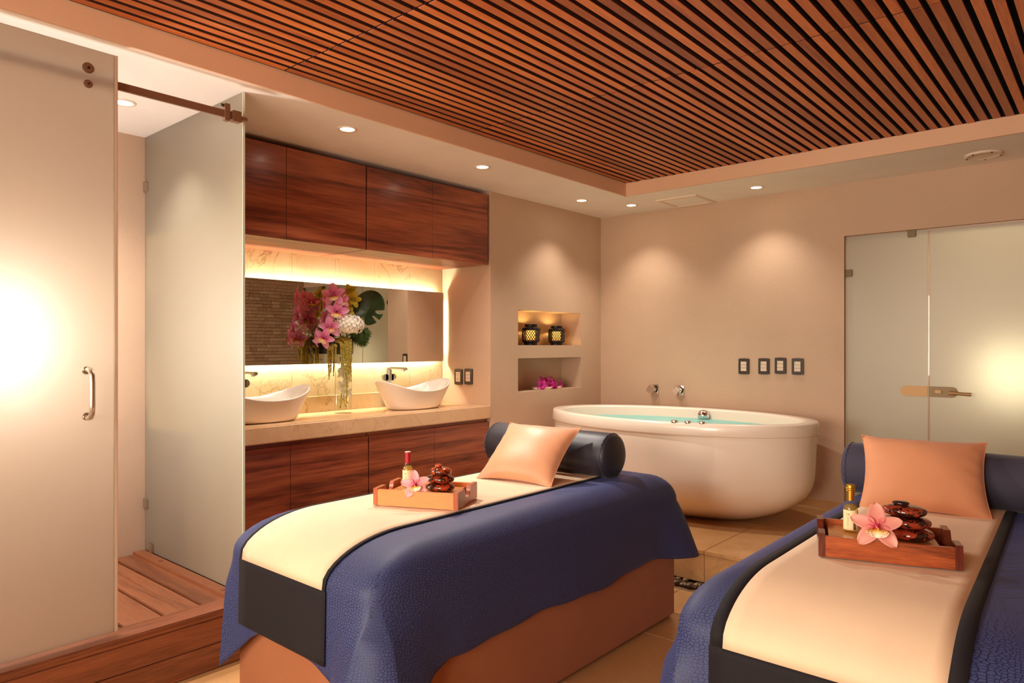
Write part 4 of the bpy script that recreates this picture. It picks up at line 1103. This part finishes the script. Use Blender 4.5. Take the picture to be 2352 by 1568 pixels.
def text_obj(name, body, size, parent, mat, mtx):
    cu = bpy.data.curves.new(name, 'FONT'); cu.body = body; cu.size = size; cu.extrude = 0.0001; cu.align_x = 'CENTER'
    cu.materials.append(M[mat])
    tmp = bpy.data.objects.new(name, cu); me = bpy.data.meshes.new_from_object(tmp); bpy.data.objects.remove(tmp); bpy.data.curves.remove(cu)
    if not me.materials: me.materials.append(M[mat])
    o = bpy.data.objects.new(name, me); link(o, parent); o.matrix_local = mtx
    return o
def bottle(loc, cap, label, face):
    t = thing('oil_bottle', loc, label, 'bottle', 'oil bottles on the trays')
    r = 0.0208
    prof = [(0.004, 0.002), (r - 0.002, 0.0), (r, 0.003), (r, 0.064), (r * 0.93, 0.072), (r * 0.70, 0.080), (r * 0.52, 0.086), (r * 0.50, 0.092), (r * 0.50, 0.112)]
    obj('glass_body', MB().lathe(prof, 28, cap0=False, cap1=False), 'glass', t, True, local=True)
    obj('oil_fill', MB().lathe([(0.002, 0.003), (r - 0.0022, 0.0035), (r - 0.002, 0.062), (r * 0.80, 0.070), (r * 0.6, 0.076), (0.001, 0.0765)], 28), 'oil', t, True, local=True)
    if cap == 'red':
        cp = obj('capsule', MB().lathe([(r * 0.56, 0.088), (r * 0.56, 0.118), (r * 0.60, 0.1185), (r * 0.60, 0.128)], 24, cap0=False), 'red_cap', t, 'auto', local=True)
        obj('cap_top', MB().lathe([(r * 0.58, 0.128), (r * 0.56, 0.1292)], 24), 'cork_top', cp, local=True)
    else:
        cp = obj('capsule', MB().lathe([(r * 0.54, 0.088), (r * 0.54, 0.112), (r * 0.62, 0.1125), (r * 0.62, 0.116), (r * 0.58, 0.117), (r * 0.62, 0.118), (r * 0.62, 0.122), (r * 0.58, 0.123), (r * 0.62, 0.124), (r * 0.60, 0.131), (r * 0.5, 0.132)], 24, cap0=False), 'gold_cap', t, 'auto', local=True)
    # label wraps two thirds of the body
    def lab(u, v):
        a = face - 1.3 + 2.6 * u; return (math.cos(a) * (r + 0.0004), math.sin(a) * (r + 0.0004), 0.008 + 0.055 * v)
    lb = obj('paper_label', MB().grid(lab, 16, 4), 'label_paper', t, True, local=True)
    def mark(u, v):
        a = face + 0.25 + 0.42 * u * (1 - 0.5 * v * v); return (math.cos(a) * (r + 0.0008), math.sin(a) * (r + 0.0008), 0.009 + 0.020 * v)
    obj('printed_arch', MB().grid(mark, 5, 6), 'label_mark', lb, True, local=True)
    rot = Matrix.Rotation(face - 0.45, 4, 'Z')
    base = Matrix.Translation((0, 0, 0)) @ rot @ Matrix.Translation((r + 0.0010, 0, 0)) @ Matrix.Rotation(PI / 2, 4, 'Z') @ Matrix.Rotation(PI / 2, 4, 'X')
    text_obj('print', 'Oil', 0.0075, lb, 'label_ink', base @ Matrix.Translation((0, 0.049, 0)))
    text_obj('print', 'Wild Flowers', 0.0048, lb, 'label_ink', base @ Matrix.Translation((0.0015, 0.032, 0)) @ Matrix.Rotation(PI / 2, 4, 'Z'))
    t.scale = (1, 1, 1.08)
    return t
bottle(on_tray('L', 0.075, 0.155), 'red', 'small oil bottle with red capsule on the light orange tray', math.radians(-45))
bottle(on_tray('R', 0.092, 0.150), 'gold', 'small oil bottle with gold screw cap on the dark streaked tray', math.radians(-68))

def petal(L, Wd, cup=0.15, curl=0.2, tipw=0.75, n=(6, 9)):
    def fn(u, v):
        a = 2 * u - 1
        wv = Wd / 2 * (math.sin(PI * min(1, v ** tipw)) ** 0.48 * 0.93 + 0.07 * (1 - v))
        return (a * wv, v * L, -curl * L * v * v + cup * Wd * (a * a) * 0.6)
    return MB().grid(fn, *n)
def lip_shape(S):
    def fn(u, v):
        a = 2 * u - 1
        wd = S * (0.20 + 0.30 * math.sin(PI * min(1, v * 0.95)) + 0.05 * v)
        ruf = 0.035 * S * math.sin(a * 9) * v
        return (a * wd, -S * 0.10 - S * 0.52 * v, S * (0.34 * math.sin(PI * v * 0.8) * (0.55 + 0.45 * a * a)) + ruf)
    return MB().grid(fn, 12, 10)
def orchid_shapes(S):
    """list of (name, MB) around the origin facing +z, up is +y; S: petal length"""
    out = []
    spec = [(0, 1.0, 0.74, 0.10), (72, 1.0, 0.62, 0.08), (-72, 1.0, 0.62, 0.08), (138, 1.02, 0.68, 0.14), (-138, 1.02, 0.68, 0.14)]
    for ang, l_, w_, cu in spec:
        m = petal(S * l_, S * w_, 0.22, cu); m.xf(Matrix.Rotation(RT(ang), 4, 'Z') @ Matrix.Translation((0, S * 0.06, 0 if ang in (72, -72) else -0.012 * S)))
        out.append(('petal', m))
    out.append(('lip', lip_shape(S * 0.85)))
    out.append(('column', MB().tube([(0, 0, 0.02 * S), (0, -0.02 * S, 0.16 * S), (0, -0.09 * S, 0.26 * S)], [0.07 * S, 0.09 * S, 0.075 * S], 12).sphere((0, -0.10 * S, 0.26 * S), 0.075 * S, 10, 8)))
    out.append(('pollen', MB().sphere((-0.02 * S, -0.14 * S, 0.31 * S), 0.032 * S, 8, 6).sphere((0.035 * S, -0.17 * S, 0.22 * S), 0.045 * S, 8, 6)))
    return out
MATOF = {'lip': 'lip', 'column': 'column', 'pollen': 'pollen'}
def face_matrix(loc, to, roll=0.0):
    z = Vector(to).normalized(); up = Vector((0, 0, 1))
    x_ = up.cross(z); x_ = x_.normalized() if x_.length > 1e-3 else Vector((1, 0, 0)); y_ = z.cross(x_)
    m = Matrix((x_, y_, z)).transposed().to_4x4(); m.translation = Vector(loc)
    return m @ Matrix.Rotation(roll, 4, 'Z')
def orchid_thing(loc, to, S, mat, label, roll=0.0):
    t = thing('orchid_flower', loc, label, 'flower', 'orchids on the trays')
    fm = face_matrix((0, 0, 0), to, roll)
    for nm, m in orchid_shapes(S):
        m.xf(fm)
        obj(nm, m, MATOF.get(nm, mat), t, True, local=True, solid=0.0008 if nm in ('petal', 'lip') else 0)
    return t
pL = on_tray('L', 0.166, 0.014, 0.084); pR = on_tray('R', 0.150, 0.012, 0.098)
orchid_thing((pL[0], pL[1], pL[2]), (0.62, -0.72, 0.42), 0.053, 'petal_blush', 'pale pink orchid flower lying in the light orange tray', RT(8))
orchid_thing((pR[0], pR[1], pR[2]), (0.30, -0.90, 0.52), 0.066, 'petal_salmon', 'salmon pink orchid flower lying in the dark streaked tray', RT(0))

def stone_shape(rx, ry, h, seed):
    rnd = random.Random(seed); ph = rnd.uniform(0, 6)
    n = 36; prof = []
    for i in range(13):
        t_ = i / 12 * PI - PI / 2
        prof.append((abs(math.cos(t_)) ** 0.62, h / 2 + h / 2 * math.copysign(abs(math.sin(t_)) ** 0.9, math.sin(t_))))
    vs = []; fs = []
    for r, z in prof:
        for k_ in range(n):
            a = 2 * PI * k_ / n; w_ = 1 + 0.04 * math.sin(2 * a + ph) + 0.02 * math.sin(3 * a + ph * 2)
            vs.append((rx * max(r, 0.02) * w_ * math.cos(a), ry * max(r, 0.02) * w_ * math.sin(a), z))
    for j in range(12):
        for k_ in range(n):
            k2 = (k_ + 1) % n; fs.append((j * n + k_, j * n + k2, (j + 1) * n + k2, (j + 1) * n + k_))
    fs.append(tuple(range(n - 1, -1, -1))); fs.append(tuple(range(12 * n, 13 * n)))
    return MB().add(vs, fs)
def stack(which, a, b, specs, mats, words):
    z = 0.044
    names = ('lowest stone', 'second stone from the bottom', 'third stone from the bottom', 'tiny top stone')
    for i, (rx, ry, h, da, db) in enumerate(specs):
        p = on_tray(which, a + da, b + db, z)
        o = obj('massage_stone', stone_shape(rx, ry, h, i + (3 if which == 'L' else 9)), mats[i], None, True, local=True,
                label='glossy mottled ' + names[i] + ' of the stack on the ' + words, cat='stone', group='polished massage stones')
        o.location = p; o.rotation_euler = (0, 0, aL if which == 'L' else aR)
        z += h * 0.97
stack('L', 0.230, 0.110, [(0.056, 0.047, 0.033, 0, 0), (0.055, 0.046, 0.031, -0.001, 0.002), (0.044, 0.038, 0.030, 0.002, 0.0), (0.016, 0.013, 0.013, -0.006, 0.0)], ['mahogany_stone'] * 4, 'light orange tray')
stack('R', 0.245, 0.120, [(0.064, 0.050, 0.035, 0, 0), (0.062, 0.049, 0.034, -0.006, 0.0), (0.058, 0.046, 0.032, -0.013, 0.0), (0.022, 0.017, 0.012, -0.022, 0.0)], ['dark_stone', 'dark_stone', 'dark_stone', 'void'], 'dark streaked tray')
simple('black_stone', lin(34, 22, 20), 0.1, 0, Coat_Weight=0.5)
for o in bpy.data.objects:
    if o.name.startswith('massage_stone') and o.data.materials[0] == M['void']: o.data.materials[0] = M['black_stone']

# ------------------------------------------------------------------ niche things
def lantern(y, s_, label):
    t = thing('candle_lantern', (-3.505, y, zs[3]), label, 'lantern', 'black lattice lanterns in the upper niche')
    R = 0.068 * s_; h0, h1 = 0.030 * s_, 0.122 * s_
    obj('base', MB().lathe([(R * 0.74, 0), (R * 0.74, 0.014 * s_), (R * 0.86, 0.020 * s_), (R, 0.028 * s_), (R, h0 + 0.008), (R * 0.97, h0 + 0.008), (R * 0.9, 0.022 * s_), (0.01, 0.018 * s_)], 36), 'black_iron', t, 'auto', local=True)
    obj('shoulder', MB().lathe([(R * 0.97, h1 - 0.008), (R, h1 - 0.008), (R, h1 + 0.004), (R * 0.93, h1 + 0.013), (R * 0.72, h1 + 0.020), (R * 0.72, 0.160 * s_), (R * 0.69, 0.161 * s_), (R * 0.69, h1 + 0.018), (R * 0.9, h1 + 0.008)], 36, cap0=False, cap1=False), 'black_iron', t, 'auto', local=True)
    lat = MB(); nl = 22; seg = 10
    for k_ in range(nl):
        for sg in (1, -1):
            pts = []
            for i in range(seg + 1):
                f = i / seg; a = 2 * PI * k_ / nl + sg * f * 2 * PI / nl * 3.0
                pts.append((R * 0.985 * math.cos(a), R * 0.985 * math.sin(a), h0 + 0.004 + (h1 - h0 - 0.008) * f))
            lat.tube(pts, 0.0026, 4)
    obj('lattice', lat, 'black_iron', t, False, local=True)
    obj('candle_glass', MB().lathe([(0.034 * s_, 0.028 * s_), (0.034 * s_, 0.116 * s_)], 28), 'candle_glow', t, True, local=True)
    ring = [(0.0, R + 0.006 + 0.010 * math.sin(2 * PI * i / 16), h1 - 0.004 + 0.013 * math.cos(2 * PI * i / 16)) for i in range(16)]
    ring = [(R * 0.55, R * 0.86 + 0.012 * math.sin(2 * PI * i / 16), h1 + 0.0 + 0.014 * math.cos(2 * PI * i / 16)) for i in range(16)]
    obj('wire_loop', MB().tube(ring, 0.0022, 6, True), 'black_iron', t, True, local=True)
    d = bpy.data.lights.new('candle_light', 'POINT'); d.energy = 1.1; d.color = (1.0, 0.66, 0.24); d.shadow_soft_size = 0.012
    o = bpy.data.objects.new('flame', d); link(o, t); o.location = (0, 0, 0.140 * s_)
    return t
lantern(4.275, 1.02, 'black lattice candle lantern in the upper niche, nearer the vanity')
lantern(4.608, 0.98, 'black lattice candle lantern in the upper niche, nearer the room corner')
def oval_dish(y, rz, label):
    t = thing('flower_dish', (-3.475, y, zs[1]), label, 'dish', 'white oval dishes in the lower niche', rotz=rz)
    prof = [(0.86, 0.0), (0.96, 0.004), (1.0, 0.018), (0.98, 0.020), (0.92, 0.010), (0.5, 0.007), (0.01, 0.007)]
    obj('dish_body', MB().lathe(prof, 40, (0, 0, 0), 0.050, 0.095, cap1=False), 'dish', t, True, local=True)
oval_dish(4.385, RT(-14), 'white oval dish of orchids in the lower niche, nearer the vanity')
oval_dish(4.545, RT(12), 'white oval dish of orchids in the lower niche, nearer the room corner')
def small_orchid(parent, S, mat, m, lipmat='lip', name='bloom', local=True, depth2=True):
    """one bloom as a part with its petals joined"""
    pm = MB(); lm_ = None
    for nm, mb in orchid_shapes(S):
        mb.xf(m)
        if nm == 'petal': pm.join(mb)
        elif nm == 'lip': lm_ = mb
    b = obj(name, pm, mat, parent, True, local=local)
    obj('lip', lm_, lipmat, b, True, local=local)
    return b
spots = [(-3.44, 4.335, 0.990, (1, -0.5, 0.3)), (-3.465, 4.385, 1.015, (1, 0.2, 0.5)), (-3.435, 4.425, 0.985, (1, 0.3, 0.1)), (-3.45, 4.46, 1.012, (1, 0.0, 0.4)), (-3.43, 4.50, 0.980, (1, 0.2, 0.0)),
         (-3.475, 4.525, 1.020, (0.8, 0.4, 0.6)), (-3.44, 4.575, 0.990, (1, 0.4, 0.2)), (-3.465, 4.615, 0.985, (0.9, 0.7, 0.3)), (-3.50, 4.44, 1.025, (0.6, -0.2, 1)), (-3.42, 4.47, 0.965, (1, 0, -0.4))]
for i, (x_, y_, z_, to) in enumerate(spots):
    t = thing('orchid_blossom', (x_, y_, z_), 'magenta orchid blossom lying on the oval dishes in the lower niche', 'flower', 'magenta orchid blossoms in the lower niche')
    small_orchid(t, random.uniform(0.040, 0.050), 'petal_magenta', face_matrix((0, 0, 0), to, random.uniform(-1, 1)), 'petal_magenta', 'petals')

# ------------------------------------------------------------------ vase and flower arrangement
VX, VY, VZ = -3.70, 2.652, 0.878
vr, vh = 0.053, 0.455
t = thing('glass_vase', (VX, VY, VZ), 'tall clear glass cylinder vase on the marble worktop', 'vase')
obj('outer_wall', MB().lathe([(vr - 0.003, 0), (vr, 0.003), (vr, vh), (vr - 0.002, vh + 0.001), (vr - 0.004, vh), (vr - 0.004, 0.022), (0.001, 0.020)], 40, cap1=False), 'glass', t, True, local=True)
def spray(name, label, stem_pts, blooms, S, mat, lipm, group=None, stem_r=0.0035, stemmat='stem_green'):
    t = thing(name, stem_pts[0], label, 'flower', group)
    obj('stem', MB().tube(stem_pts, stem_r, 8), stemmat, t, True)
    for (p, to, s_, roll) in blooms:
        small_orchid(t, S * s_, mat, face_matrix(Vector(p) - Vector(stem_pts[0]), to, roll), lipm)
    return t
V3 = lambda a, b, c: (VX + a, VY + b, VZ + c)
# camera side is +x -y; image right is roughly +x +y
spray('pink_orchid_spray', 'arching spray of large pink orchids in the tall glass vase',
      [V3(0.0, 0.0, 0.40), V3(0.01, -0.03, 0.50), V3(0.015, -0.06, 0.60), V3(0.015, -0.075, 0.68), V3(0.015, -0.08, 0.75)],
      [(V3(0.06, -0.115, 0.735), (1, -0.9, 0.15), 1.0, 0.1), (V3(0.06, -0.062, 0.742), (1, -0.2, 0.25), 0.68, 0.5), (V3(0.07, -0.055, 0.695), (1, -0.3, -0.1), 0.62, 0.3), (V3(0.075, -0.100, 0.630), (1, -0.7, 0.05), 1.02, -0.15),
       (V3(0.05, -0.036, 0.655), (0.9, 0.2, 0.2), 0.85, 0.4), (V3(0.06, -0.140, 0.535), (0.9, -0.8, 0.0), 0.95, 0.1), (V3(0.05, -0.176, 0.470), (0.8, -0.9, -0.2), 0.9, -0.5),
       (V3(-0.05, -0.08, 0.70), (-1, -0.4, 0.2), 0.9, 0.0), (V3(-0.05, -0.10, 0.59), (-1, -0.5, 0.1), 0.9, 0.5), (V3(-0.04, -0.17, 0.47), (-0.8, -0.8, 0.0), 0.85, 0.2)], 0.072, 'petal_pink', 'lip')
spray('yellow_orchid_spray', 'spray of yellow-green orchids rising behind the pink ones in the vase',
      [V3(0.0, 0.01, 0.40), V3(0.01, 0.03, 0.55), V3(0.01, 0.04, 0.70), V3(0.01, 0.035, 0.76)],
      [(V3(0.03, 0.034, 0.770), (0.9, -0.2, 0.5), 0.85, 0.3), (V3(0.05, 0.040, 0.712), (1, -0.3, -0.1), 0.9, -0.2), (V3(0.04, 0.02, 0.635), (0.9, 0.1, 0.1), 0.7, 0.5), (V3(-0.03, 0.06, 0.74), (-1, 0.1, 0.3), 0.8, 0.2), (V3(-0.03, 0.09, 0.66), (-0.7, 0.7, 0.2), 0.8, 0.6)], 0.060, 'petal_yellow', 'petal_yellow')
# hydrangea
t = thing('hydrangea_head', V3(0.085, -0.013, 0.475), 'rounded white hydrangea head in the flower arrangement', 'flower')
fm_ = MB(); rnd = random.Random(4)
for i in range(120):
    zz = 1 - 1.75 * (i + 0.5) / 120; a = i * 2.399; q = math.sqrt(max(0, 1 - zz * zz))
    d = Vector((q * math.cos(a), q * math.sin(a), zz)); p = Vector((d.x * 0.072, d.y * 0.092, d.z * 0.062 + 0.075))
    mt = face_matrix(p, d + Vector((rnd.uniform(-.3, .3), rnd.uniform(-.3, .3), rnd.uniform(-.3, .3))), rnd.uniform(0, 1.5))
    for k_ in range(4):
        pm = petal(0.0135, 0.014, 0.3, -0.1, 0.6, (2, 3)); pm.xf(mt @ Matrix.Rotation(k_ * PI / 2, 4, 'Z')); fm_.join(pm)
obj('florets', fm_, 'hydrangea', t, True, local=True, kind='stuff')
obj('core', MB().sphere((0, 0, 0.075), 0.060, 16, 10, (1, 1.3, 0.85)), 'hydrangea', t, True, local=True)
obj('stem', MB().tube([(0, 0, 0.02), (-0.05, -0.04, -0.05)], 0.004, 8), 'stem_green', t, True, local=True)
# monstera leaf
def leaf():
    m = MB(); nr, na = 10, 64; vs = [(0, 0, 0)]; fs = []
    def rad(th):  # th from the tip direction
        c = math.cos(th); return 0.122 * (0.86 + 0.18 * c - 0.42 * max(0, math.cos(th - PI)) ** 24)
    for j in range(1, nr + 1):
        for k_ in range(na):
            th = 2 * PI * k_ / na; r = rad(th) * j / nr
            vs.append((r * math.sin(th) * 0.94, r * math.cos(th) * 1.12, 0.10 * r * math.cos(2 * th) - 0.9 * r * r))
    for k_ in range(na): fs.append((0, 1 + k_, 1 + (k_ + 1) % na))
    for j in range(nr - 1):
        for k_ in range(na):
            k2 = (k_ + 1) % na
            th = (k_ + 0.5) / na * 360
            hole = any(abs(th - h_) < wd for h_, wd in ((66, 6.0), (100, 6.0))) and 4 <= j <= 8
            if not hole: fs.append((1 + j * na + k_, 1 + j * na + k2, 1 + (j + 1) * na + k2, 1 + (j + 1) * na + k_))
    return m.add(vs, fs)
t = thing('monstera_leaf', V3(0.0, 0.05, 0.42), 'large dark green monstera leaf at the side of the arrangement', 'leaf')
lm2 = leaf(); lm2.xf(face_matrix(Vector((0.06, 0.089, 0.225)), (0.86, -0.5, 0.12), RT(-28)))
obj('blade', lm2, 'monstera', t, True, local=True, solid=0.0012)
obj('petiole', MB().tube([(-0.02, -0.03, -0.05), (0.03, 0.03, 0.06), (0.055, 0.085, 0.22)], 0.0035, 8), 'stem_green', t, True, local=True)
rb = MB().tube([(-0.0, -0.105, 0.004), (0.0, 0.0, 0.004), (0.0, 0.115, -0.006)], [0.0022, 0.002, 0.0008], 6)
rb.xf(face_matrix(Vector((0.06, 0.089, 0.225)), (0.86, -0.5, 0.12), RT(-28)))
obj('midrib', rb, 'stem_green', t, True, local=True)
# leaf band round the vase mouth
t = thing('leaf_collar', V3(0, 0, 0.37), 'dark green folded leaf collar round the vase mouth', 'leaf')
obj('band', MB().lathe([(0.060, 0.0), (0.062, 0.03), (0.062, 0.07), (0.060, 0.10), (0.057, 0.10), (0.057, 0.0)], 36, cap0=False, cap1=False), 'leaf_band', t, 'auto', local=True)
# moss ball
t = thing('moss_pompom', V3(0.05, 0.085, 0.425), 'fluffy green pompom flower below the monstera leaf', 'flower')
mm = MB(); rnd = random.Random(5)
for (cx, cy, cz, R_) in ((0, 0, 0.05, 0.052), (0.0, 0.045, 0.075, 0.045), (0.01, -0.04, 0.08, 0.045), (0.0, 0.03, 0.03, 0.042)):
    for i in range(520):
        d = Vector((rnd.gauss(0, 1), rnd.gauss(0, 1), rnd.gauss(0, 1))).normalized()
        sd_ = d.cross(Vector((rnd.gauss(0, 1), rnd.gauss(0, 1), rnd.gauss(0, 1)))).normalized() * 0.0016
        p = Vector((cx, cy, cz)); b0 = p + d * R_ * 0.55; tip = p + d * R_ * rnd.uniform(0.95, 1.2) + Vector((0, 0, -0.004))
        mm.add([b0 + sd_, b0 - sd_, tip], [(0, 1, 2)])
    mm.sphere((cx, cy, cz), R_ * 0.7, 10, 8)
obj('bristles', mm, 'moss', t, local=True, kind='stuff')
obj('stem', MB().tube([(0, 0, 0.04), (-0.05, -0.11, 0.05)], 0.004, 8), 'stem_green', t, True, local=True)
# amaranthus tassels hanging from the mouth
t = thing('hanging_amaranth', V3(0.02, 0, 0.40), 'hanging golden-green amaranth tassels in front of the vase', 'flower')
rnd = random.Random(9)
for (dx_, dy_, ln, up) in ((0.075, -0.045, 0.20, 0.05), (0.080, -0.034, 0.26, 0.06), (0.085, -0.024, 0.23, 0.07), (0.086, -0.012, 0.43, 0.07), (0.088, -0.004, 0.27, 0.08), (0.086, 0.006, 0.30, 0.07), (0.084, 0.015, 0.22, 0.07), (0.080, 0.024, 0.29, 0.06),
                         (0.094, -0.018, 0.18, 0.06), (0.095, 0.002, 0.20, 0.06), (0.092, 0.012, 0.15, 0.06), (0.06, -0.075, 0.12, 0.02), (0.05, -0.090, 0.10, 0.00), (-0.05, -0.05, 0.24, 0.02), (-0.06, -0.03, 0.20, 0.02), (-0.055, -0.01, 0.22, 0.02)):
    n = 44; pts = []; rr = []
    for i in range(n):
        f = i / (n - 1)
        pts.append((dx_ * min(1, 0.3 + 3 * f) - 0.02 + 0.003 * math.sin(f * 5 + dy_ * 60), dy_ - 0.022, up + 0.03 * math.sin(min(1, f * 4) * PI / 2) - ln * f))
        rr.append((0.0085 * (1 - 0.55 * f) + 0.0022 * rnd.uniform(-1, 1)))
    obj('tassel', MB().tube(pts, rr, 7), 'tassel', t, False, local=True)
# white orchids inside the vase
spray('white_orchid_stem', 'stem of white orchids submerged inside the glass vase',
      [V3(0.0, -0.02, 0.03), V3(-0.02, 0.0, 0.12), V3(0.015, 0.015, 0.22), V3(-0.01, 0.0, 0.33), V3(0.0, 0.0, 0.40)],
      [(V3(0.015, 0.012, 0.13), (1, -0.5, 0.3), 1, 0.2), (V3(0.01, -0.012, 0.17), (0.8, -1, 0.1), 1, 0.8), (V3(0.01, 0.012, 0.21), (1, 0.2, 0.2), 0.9, -0.4), (V3(-0.01, 0.0, 0.25), (-1, 0.1, 0.2), 1, 0.2), (V3(0.01, 0.0, 0.28), (1, -0.6, 0), 0.9, 0.5), (V3(-0.01, -0.01, 0.33), (-1, -0.4, 0.1), 0.9, 0.1), (V3(0.01, 0.01, 0.345), (0.9, 0.0, 0.2), 0.9, 1.0)],
      0.040, 'petal_white', 'petal_white', stem_r=0.0022)
for (a, b, c, s_, side_) in ((0.0, -0.03, 0.03, 1, 'nearer the shower panel'), (0.01, 0.02, 0.03, -1, 'nearer the power outlet')):
    tt = thing('green_sprig', V3(a, b, c), 'thin green sprig at the bottom of the glass vase, rooted ' + side_, 'leaf', 'green sprigs inside the vase')
    obj('stem', MB().tube([(0, 0, 0), (0.0, 0.02 * s_, 0.04), (0.005, 0.03 * s_, 0.085)], 0.0014, 6), 'stem_green', tt, True, local=True)
    for q in range(4):
        pm = petal(0.024, 0.010, 0.2, 0.2, 0.8, (2, 4)); pm.xf(face_matrix(Vector((0.002, 0.006 * q * s_, 0.018 * q + 0.01)), (1, -0.4, 0.3), RT(60 * (-1) ** q)))
        obj('leaflet', pm, 'petal_yellow', tt, True, local=True)
